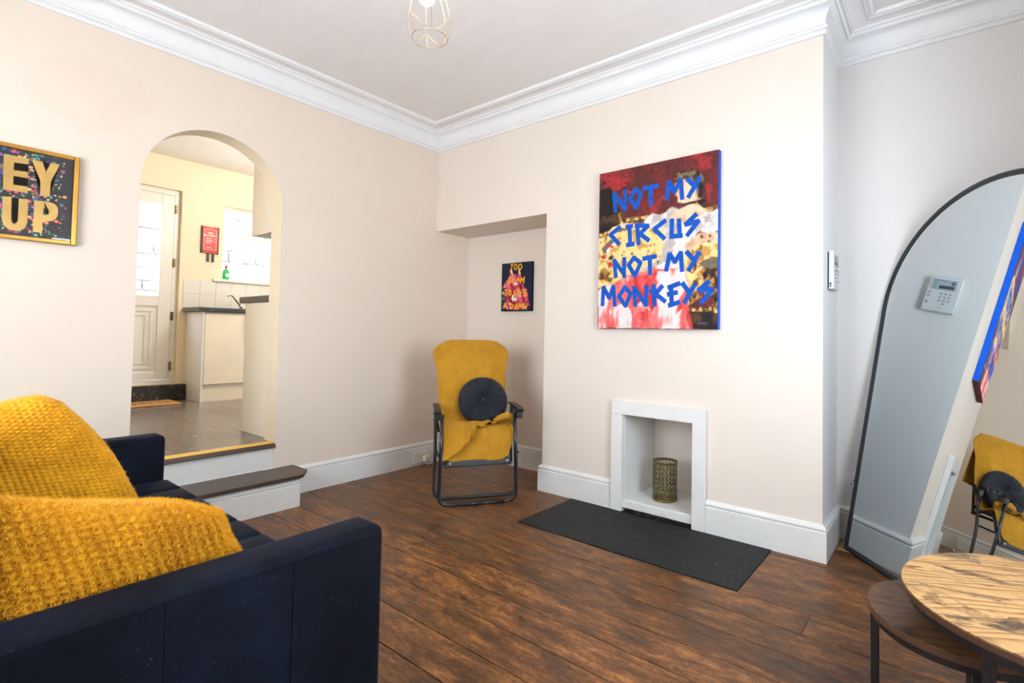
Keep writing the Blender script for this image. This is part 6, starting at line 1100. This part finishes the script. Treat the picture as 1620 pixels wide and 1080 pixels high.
for s in (-1, 1):
    bm = bmesh.new()
    pts = [(-0.03, 0.606), (-0.02, 0.616), (0.05, 0.622), (0.20, 0.624), (0.36, 0.618), (0.39, 0.610), (0.36, 0.604), (0.05, 0.604), (-0.02, 0.600)]
    x0, x1 = (0.246, 0.288) if s > 0 else (-0.288, -0.246)
    prism(bm, pts, 'x', x0, x1); bmesh.ops.bevel(bm, geom=list(bm.edges), offset=0.004, segments=2, affect='EDGES')
    am = part('armrest', bm, 'black_plastic')
    bm = Box((s*0.262-0.020, -0.012, 0.555), (s*0.262+0.020, 0.065, 0.597), 0.006, 2); part('front_bracket', bm, 'black_plastic', parent=am)
    bm = Box((s*0.268-0.016, 0.235, 0.545), (s*0.268+0.016, 0.315, 0.598), 0.006, 2); part('rear_bracket', bm, 'black_plastic', parent=am)
    for d_ in (0.03, 0.09, 0.15, 0.27):
        bm = bmesh.new(); lathe(bm, [(0, -0.001), (0.006, -0.001), (0.005, 0.0025), (0, 0.003)], (0, 0, 0), 10); bm.transform(Matrix.Translation((s*0.292, d_, 0.612)) @ Matrix.Rotation(s*PI/2, 4, 'Y')); part('rivet', bm, 'rivet_steel', parent=am)
    # side rails of seat and leg rest
    bm = bmesh.new(); tube(bm, bend([(s*0.225, 0.33, 0.405), (s*0.225, 0.13, 0.468), (s*0.215, 0.015, 0.262)], 0.06, 6), 0.0095, 8); part('side_rail', bm, 'black_metal', True)
    # cross strut from rail to rear leg, side pivot
    bm = bmesh.new(); tube(bm, [(s*0.245, 0.30, 0.43), (s*0.262, 0.235, 0.52), (s*0.268, 0.262, 0.565)], 0.008, 8); part('pivot_strut', bm, 'black_metal', True)
    bm = bmesh.new(); tube(bm, [(s*0.258, -0.002, 0.33), (s*0.262, 0.165, 0.33)], 0.007, 8); part('leg_brace', bm, 'black_metal', True)
    # elastic lacing between rail and sling
    bm = bmesh.new(); z_ = []
    path = [Vector((s*0.222, 0.30, 0.415)), Vector((s*0.222, 0.13, 0.462)), Vector((s*0.213, 0.02, 0.275))]
    nz = 26
    for i in range(nz+1):
        q = i/nz*2; k = min(int(q), 1); p = path[k].lerp(path[k+1], q-k)
        z_.append(p+Vector((s*(0.006 if i % 2 else -0.026), 0, 0.004)))
    tube(bm, z_, 0.0028, 5); part('lacing', bm, 'black_plastic', True)
bm = bmesh.new(); tube(bm, bend([(-0.222, 0.325, 0.40), (-0.215, 0.468, 0.72), (-0.20, 0.556, 1.028), (0.19, 0.556, 1.028), (0.205, 0.468, 0.72), (0.222, 0.325, 0.40)], 0.11, 8), 0.011, 10); part('back_frame', bm, 'black_metal', True)
bm = bmesh.new(); tube(bm, [(-0.232, 0.325, 0.402), (0.232, 0.325, 0.402)], 0.010, 8); part('cross_tube', bm, 'black_metal', True)
# sling: back, seat, leg rest
prof = [(0.535, 1.01), (0.49, 0.87), (0.44, 0.72), (0.385, 0.56), (0.335, 0.455), (0.27, 0.430), (0.18, 0.455), (0.125, 0.468), (0.09, 0.43), (0.05, 0.35), (0.012, 0.268)]
prof = [Vector(p) for p in prof]; cat_ = catmull(prof, 40)
bm = bmesh.new(); grid = []
for j, p in enumerate(cat_):
    hw = 0.20 if p.y < 0.5 else 0.205
    grid.append([bm.verts.new((hw*(2*i/10-1), p.x+0.012*(1-(2*i/10-1)**2)*(1 if p.y > 0.5 else 0.3), p.y-(0.010*(1-(2*i/10-1)**2) if 0.42 < p.y < 0.48 else 0))) for i in range(11)])
for j in range(40):
    for i in range(10): bm.faces.new((grid[j][i], grid[j][i+1], grid[j+1][i+1], grid[j+1][i]))
o = part('sling', bm, 'sling_grey', True); md = o.modifiers.new('cloth', 'SOLIDIFY'); md.thickness = 0.003
bm = bmesh.new(); tube(bm, [(-0.215, 0.012, 0.262), (0.215, 0.012, 0.262)], 0.0125, 10); o = part('leg_rest_bar', bm, 'sling_grey', True)
bm = bmesh.new(); box(bm, (-0.195, 0.0, 0.262), (0.195, 0.028, 0.292), 0.005, 2); part('sling_hem', bm, 'sling_grey')
for s in (-1, 1):
    bm = bmesh.new(); lathe(bm, [(0.004, 0), (0.0095, 0), (0.0095, 0.003), (0.004, 0.004)], (0, 0, 0), 14); bm.transform(Matrix.Translation((s*0.185, -0.0005, 0.277)) @ Matrix.Rotation(PI/2, 4, 'X')); part('grommet', bm, 'rivet_steel')

# knitted throw over the chair
th = root('knitted_throw', 'mustard ribbed knit throw draped over the reclining chair', 'throw', matrix=cm @ Matrix.Translation((0, 0.3, 0.45)))
TI = Matrix.Translation((0, -0.3, -0.45))
def sheet(name, path, nu, nv, hwf, fold, uoff=0.0, m='knit_mustard'):
    """a cloth sheet: path of (d, z) from top to bottom, half width and lateral offset by arc fraction"""
    C_ = catmull([Vector(p) for p in path], nv); bm = bmesh.new(); uvl = bm.loops.layers.uv.new('UVMap')
    arc_ = [0]
    for a, b in zip(C_[:-1], C_[1:]): arc_.append(arc_[-1]+(b-a).length)
    G = []
    for j, p in enumerate(C_):
        f = j/nv; t_ = (C_[min(j+1, nv)]-C_[max(j-1, 0)]).normalized(); nrm = Vector((t_.y, -t_.x))
        if nrm.x > 0 and abs(nrm.x) > 0.3: nrm = -nrm if False else nrm
        l, r = hwf(f); rowv = []
        for i in range(nu+1):
            u = i/nu; s = l+(r-l)*u; d, z, ds = fold(u, f)
            rowv.append(bm.verts.new((s+ds, p.x+d, p.y+z)))
        G.append(rowv)
    for j in range(nv):
        for i in range(nu):
            f_ = bm.faces.new((G[j][i], G[j][i+1], G[j+1][i+1], G[j+1][i]))
            for lp_, (a, b) in zip(f_.loops, ((i, j), (i+1, j), (i+1, j+1), (i, j+1))): lp_[uvl].uv = (a/nu*0.5+uoff, arc_[b])
    bm.normal_update()
    nd = {}
    for j in range(nv+1):
        for i in range(nu+1):
            v = G[j][i]; s = i/nu*0.48; ar = arc_[j]
            nd[v] = v.normal*0.0052*(0.62*abs(math.sin(PI*s/0.0155))+0.5*abs(math.sin(PI*(ar/0.0125+0.5*math.floor(s/0.0155)))))
    for v, dd in nd.items(): v.co += dd
    bm.transform(TI)
    o = obj(name, bm, m, th, local=True, smooth=True); md = o.modifiers.new('knit', 'SOLIDIFY'); md.thickness = 0.006; md.offset = 0
    return o
def interp(tab, f):
    for (a, va), (b, vb) in zip(tab[:-1], tab[1:]):
        if a <= f <= b:
            q = (f-a)/(b-a) if b > a else 0; q = q*q*(3-2*q)
            return tuple(x+(y-x)*q for x, y in zip(va, vb))
    return tab[-1][1]
path1 = [(0.600, 0.62), (0.595, 0.85), (0.585, 1.02), (0.552, 1.062), (0.515, 1.045), (0.478, 0.92), (0.43, 0.77), (0.372, 0.60), (0.318, 0.482), (0.25, 0.452), (0.17, 0.482), (0.118, 0.494), (0.075, 0.455), (0.035, 0.36), (0.004, 0.292)]
hw1 = [(0.0, (-0.21, 0.19)), (0.13, (-0.205, 0.185)), (0.205, (-0.208, 0.188)), (0.325, (-0.290, 0.264)), (0.345, (-0.284, 0.260)), (0.41, (-0.256, 0.236)), (0.55, (-0.238, 0.226)), (0.72, (-0.228, 0.232)), (0.86, (-0.222, 0.240)), (1.0, (-0.208, 0.196))]
def fold1(u, f):
    e = abs(2*u-1)
    d = z = 0
    if 0.19 < f < 0.36: z = -0.034*max(0, (e-0.62)/0.38)**1.5*math.sin(PI*(f-0.19)/0.17)
    if 0.33 < f < 0.56: d = (-0.007*math.sin(u*13+f*9) - 0.004 + 0.006*e*e)*math.sin(PI*(f-0.33)/0.23)
    if f > 0.72: d = -0.012*math.sin(u*9+1)*(f-0.72)*3
    if f > 0.85: z += (f-0.85)/0.15*(0.020*max(0.0, (u-0.86)/0.14)**1.5+0.010*max(0.0, (0.1-u)/0.1)-0.006*math.sin(PI*u))
    return d, z, 0
sheet('throw_main', path1, 220, 420, lambda f: interp(hw1, f), fold1)
# the turned-back flap with a ruffled edge across the seat front
path2 = [(0.165, 0.512), (0.118, 0.522), (0.062, 0.482), (0.016, 0.385), (-0.016, 0.300)]
C2 = catmull([Vector(p) for p in path2], 40)
def fold2(u, f):
    # hem rises from the left corner to the right; ruffles along it
    keep = interp([(0.0, (1.0,)), (0.18, (0.86,)), (0.42, (0.62,)), (0.52, (0.40,)), (0.62, (0.36,)), (0.80, (0.16,)), (1.0, (0.10,))], u)[0]
    g = min(f, 1.0)*keep
    C_ = C2; q = g*40; k = min(int(q), 39); p = C_[k].lerp(C_[k+1], q-k); q0 = f*40; k0 = min(int(q0), 39); p0 = C_[k0].lerp(C_[k0+1], q0-k0)
    ruf = 0.016*math.sin(u*31)*f*interp([(0, (0.1,)), (0.4, (0.6,)), (1, (1.3,))], u)[0]
    return (p.x-p0.x)-abs(ruf)*1.2-0.006*f, (p.y-p0.y)+ruf*0.8+0.02*max(0, u-0.75)*(1-f), 0.012*math.sin(u*24)*f*u
sheet('throw_flap', path2, 220, 60, lambda f: (-0.228, 0.222), fold2, 0.013)
# a bunched roll at the right end of the flap
bm = bmesh.new()
tube(bm, catmull([Vector(p) for p in ((0.11, 0.10, 0.525), (0.15, 0.085, 0.548), (0.20, 0.09, 0.556), (0.228, 0.11, 0.53), (0.205, 0.13, 0.505))], 26), 0.02, 10, rs=[0.012+0.014*math.sin(PI*i/26)+0.003*math.sin(i*1.7) for i in range(27)])
bm.transform(TI); obj('throw_bunch', bm, 'knit_mustard', th, local=True, smooth=True)

# round pleated cushion
rc = Matrix.Translation((0.058, 0.318, 0.632)) @ Matrix.Rotation(math.radians(70), 4, 'X')
cu_ = root('round_cushion', 'round pleated navy velvet cushion resting on the recliner', 'cushion', matrix=cm @ rc)
bm = bmesh.new(); NR, NTH, RC = 22, 240, 0.172
ringsT, ringsB = [], []
for sgn, store in ((1, ringsT), (-1, ringsB)):
    for i in range(NR+1):
        q = i/NR; r = RC*q
        hgt = 0.052*(1-q**5)**0.5*(0.52+0.48*min(1, q*2.2)**0.8)
        rowv = []
        for k in range(NTH):
            a = 2*PI*k/NTH
            pl = 0.0042*math.sin(a*34+1.5*math.sin(a*5))*min(1, q*4)*(1-q**6)+0.002*math.sin(a*57+2)*q*(1-q**6)
            rr = r*(1+0.008*math.sin(a*3+1)*q)
            if i == 0: pl = 0
            rowv.append((rr*math.cos(a), rr*math.sin(a), sgn*(max(0, hgt)+pl*(1 if q < 1 else 0))))
        store.append(rowv)
def ringmesh(store, flip):
    vr = [[bm.verts.new(p) for p in row_] for row_ in store[1:]]
    c = bm.verts.new((0, 0, store[0][0][2]))
    for k in range(NTH): bm.faces.new((c, vr[0][k], vr[0][(k+1) % NTH]))
    for a, b in zip(vr[:-1], vr[1:]):
        for k in range(NTH): bm.faces.new((a[k], b[k], b[(k+1) % NTH], a[(k+1) % NTH]))
    return vr
ringmesh(ringsT, False); ringmesh(ringsB, True)
bmesh.ops.remove_doubles(bm, verts=bm.verts, dist=0.0004)
obj('cover', bm, 'navy_cushion', cu_, local=True, smooth=True)
bm = bmesh.new(); lathe(bm, [(0, 0.018), (0.017, 0.020), (0.019, 0.028), (0.013, 0.035), (0, 0.0375)], (0, 0, 0.004), 24); obj('button', bm, 'navy_cushion', cu_, local=True, smooth=True)
bm = bmesh.new(); tube(bm, [(RC*math.cos(2*PI*k/90), RC*math.sin(2*PI*k/90), 0) for k in range(90)], 0.004, 6, closed=True); obj('piping', bm, 'navy_cushion', cu_, local=True, smooth=True)

# ------------------------------------------------------------------ kitchen things
kb = root('sink_base_unit', 'cream kitchen base unit with white end panel under the window', 'cabinet', (-2.67, -0.3, KF))
FX = -2.433
obj('end_panel', Box((KX+0.008, -0.955, KF), (FX+0.002, -0.937, 1.286), 0.001, 1), 'unit_white', kb)
obj('carcass', Box((KX+0.008, -0.936, KF+0.17), (FX-0.02, 0.55, 1.284)), 'unit_white', kb)
obj('plinth', Box((FX-0.05, -0.936, KF), (FX-0.032, 0.55, KF+0.168)), 'unit_cream', kb)
for y0, y1 in ((-0.932, -0.445), (-0.44, 0.05), (0.055, 0.545)):
    dd = obj('door', Box((FX-0.018, y0, KF+0.175), (FX, y1, 1.272), 0.003, 1), 'unit_cream', kb)
    bm = bmesh.new(); yh = y1-0.125 if y0 < -0.9 else y1-0.05
    tube(bm, [(FX+0.002, yh, 1.02), (FX+0.028, yh, 1.02), (FX+0.028, yh, 1.25), (FX+0.002, yh, 1.25)], 0.005, 8); obj('handle', bm, 'chrome', dd)
w1_ = obj('worktop', Box((KX+0.0085, -0.995, 1.287), (FX+0.03, 0.55, 1.333), 0.006, 2), 'worktop_black', None, label='black speckled worktop along the kitchen window', cat='worktop', base=(-2.65, -0.3, 1.287))
tp = root('kitchen_tap', 'chrome mixer tap rising behind the kitchen worktop', 'tap', (-2.74, -0.50, 1.334))
bm = bmesh.new(); tube(bm, [(-2.74, -0.50, 1.334), (-2.74, -0.50, 1.40)], 0.016, 12); obj('body', bm, 'chrome', tp, smooth=True)
bm = bmesh.new(); tube(bm, bend([(-2.74, -0.50, 1.36), (-2.70, -0.60, 1.475), (-2.68, -0.635, 1.492), (-2.66, -0.66, 1.47)], 0.03), 0.009, 10); obj('spout', bm, 'chrome', tp, smooth=True)
bm = bmesh.new(); tube(bm, [(-2.74, -0.50, 1.40), (-2.72, -0.46, 1.44)], 0.007, 8); obj('lever', bm, 'chrome', tp, smooth=True)
pb = root('end_base_unit', 'cream kitchen base unit end beside the archway', 'cabinet', (-0.37, -0.6, KF))
obj('end_panel', Box((-0.585, -1.268, KF), (-0.152, -1.250, 1.308), 0.001, 1), 'unit_cream', pb)
obj('carcass', Box((-0.56, -1.249, KF), (-0.152, 0.3, 1.306)), 'unit_white', pb)
for y0, y1 in ((-1.247, -0.75), (-0.745, -0.25), (-0.245, 0.295)): obj('door', Box((-0.582, y0, KF+0.15), (-0.5615, y1, 1.296), 0.003, 1), 'unit_cream', pb)
obj('worktop', Box((-0.675, -1.280, 1.3095), (-0.1515, 0.32, 1.357), 0.006, 2), 'worktop_black', None, label='black worktop end on the unit beside the archway', cat='worktop', base=(-0.4, -0.5, 1.3095))
uc = root('wall_unit', 'cream kitchen wall cupboard above the archway side unit', 'cabinet', (-0.34, -0.6, 1.80))
obj('end_panel', Box((-0.525, -1.268, 1.80), (-0.1515, -1.250, 2.65), 0.001, 1), 'unit_cream', uc)
obj('carcass', Box((-0.505, -1.249, 1.802), (-0.1515, 0.3, 2.648)), 'unit_white', uc)
for y0, y1 in ((-1.247, -0.75), (-0.745, -0.25), (-0.245, 0.295)): obj('door', Box((-0.525, y0, 1.803), (-0.506, y1, 2.647), 0.003, 1), 'unit_cream', uc)
# doormat
mt_ = root('doormat', 'brown coir doormat on the kitchen floor by the back door', 'doormat', (-2.60, -1.45, KF+0.0005))
obj('pile', Box((-2.80, -1.80, KF+0.0005), (-2.42, -1.10, KF+0.014), 0.004, 1), 'coir', mt_)
bm = bmesh.new(); rr_ = random.Random(5)
for i in range(9):
    y = -1.7+i*0.065; box(bm, (-2.64, y, KF+0.0142), (-2.56+rr_.uniform(-.02, .03), y+0.02, KF+0.0148))
obj('dark_print', bm, 'black_plastic', mt_)
# fire blanket
fb = root('fire_blanket', 'red fire blanket pouch with two black pull tabs on the kitchen wall', 'fire blanket', (KX+0.01, -0.77, 1.94))
fy0, fy1, fz0, fz1 = -0.853, -0.690, 1.940, 2.230
obj('pouch', Box((KX+0.001, fy0+0.008, fz0), (KX+0.022, fy1-0.008, fz1), 0.004, 2), 'blanket_red', fb)
for y0, y1 in ((fy0, fy0+0.010), (fy1-0.010, fy1)): obj('edge_binding', Box((KX+0.001, y0, fz0-0.005), (KX+0.024, y1, fz1+0.004), 0.002, 1), 'black_plastic', fb)
obj('edge_binding', Box((KX+0.0225, fy0+0.010, fz0+0.020), (KX+0.0245, fy1-0.010, fz0+0.028)), 'black_plastic', fb)
for y in (-0.795, -0.748): obj('pull_tab', Box((KX+0.010, y, 1.845), (KX+0.016, y+0.022, fz0+0.024), 0.001, 1), 'black_plastic', fb)
toF = lambda cy, cz: (lambda x, y, h: (KX+0.0226, cy+x, cz+y))
for body, size, cz in (('FIRE', 0.030, 2.150), ('BLANKET', 0.030, 2.122)):
    obj('lettering', text_mesh(body, size, toF(-0.772, cz), 0.0006), 'print_white', fb)
bm = bmesh.new()
F2 = lambda s, t_, h: (KX+0.0228, s, t_)
strokes(bm, [[(-0.828, 1.975), (-0.716, 1.975)], [(-0.716, 1.975), (-0.716, 2.195)], [(-0.828, 1.975), (-0.828, 2.195)], [(-0.828, 2.195), (-0.716, 2.195)]], 0.003, F2, 0)
strokes(bm, [[(-0.81, 2.10-0.024*i), (-0.76+0.01*(i % 2), 2.10-0.024*i)] for i in range(3)]+[[(-0.735, 2.10-0.03*i), (-0.727, 2.10-0.03*i)] for i in range(2)]+[[(-0.805, 2.0), (-0.765, 2.0)]], 0.008, F2, 0)
obj('printed_panel', bm, 'print_white', fb)
bm = bmesh.new(); tube(bm, [(KX+0.0005, -0.772, 2.218), (KX+0.026, -0.772, 2.218)], 0.004, 8); obj('hook', bm, 'brass_strip', fb)
# washing-up bottle on the sill
bt = root('detergent_bottle', 'green washing-up liquid bottle with a red cap on the kitchen window sill', 'bottle', (KX-0.05, -0.585, WZ0+0.0305))
b0 = (KX-0.05, -0.585, WZ0+0.0305)
bm = bmesh.new(); lathe(bm, [(0, 0), (0.032, 0), (0.034, 0.01), (0.034, 0.085), (0.028, 0.105), (0.012, 0.120), (0.012, 0.130), (0, 0.130)], b0, 24)
for v in bm.verts: v.co.x = b0[0]+(v.co.x-b0[0])*0.6
obj('body', bm, 'bottle_green', bt, smooth=True, angle=0.8)
bm = bmesh.new(); lathe(bm, [(0, 0.130), (0.014, 0.130), (0.014, 0.152), (0.007, 0.158), (0.006, 0.170), (0, 0.172)], b0, 18); obj('cap', bm, 'cap_red', bt, smooth=True, angle=0.8)
bm = bmesh.new(); vs = [bm.verts.new((b0[0]+0.0218, b0[1]+0.006+0.018*math.cos(a), b0[2]+0.05+0.022*math.sin(a))) for a in [2*PI*i/20 for i in range(20)]]; bm.faces.new(vs); obj('label_disc', bm, 'print_white', bt)
# flowering plant outside
gp = root('garden_plant', 'leafy yellow flowering plant outside the kitchen window', 'plant', (-3.75, -0.22, 0.25))
bm = bmesh.new(); tube(bm, [(-3.75, -0.22, 0.25), (-3.74, -0.20, 1.0), (-3.75, -0.21, 1.55)], 0.012, 6); obj('stem', bm, 'leaf_green', gp)
rg = random.Random(3)
lb = bmesh.new(); l_ = [lb.verts.new(p) for p in ((0, 0, 0), (0.016, 0.03, 0.005), (0, 0.075, 0), (-0.016, 0.03, 0.005))]; lb.faces.new(l_)
leaf0 = obj('leaf', lb, 'leaf_green', gp, local=True)
def place(o, i):
    a = rg.uniform(0, 2*PI); r = rg.uniform(0, 0.12); o.location = (r*math.cos(a), r*math.sin(a), 1.25+rg.uniform(-0.12, 0.20)); o.rotation_euler = (rg.uniform(-1, 1), rg.uniform(-1, 1), a)
place(leaf0, 0)
for i in range(38): place(copyobj(leaf0, gp), i)
pb_ = bmesh.new(); pv = [pb_.verts.new((0.022*(1 if k % 2 else 0.5)*math.cos(PI*k/5), 0.022*(1 if k % 2 else 0.5)*math.sin(PI*k/5), 0)) for k in range(10)]; pb_.faces.new(pv)
fl0 = obj('flower', pb_, 'petal_yellow', gp, local=True); place(fl0, 0)
for i in range(9): place(copyobj(fl0, gp), i)
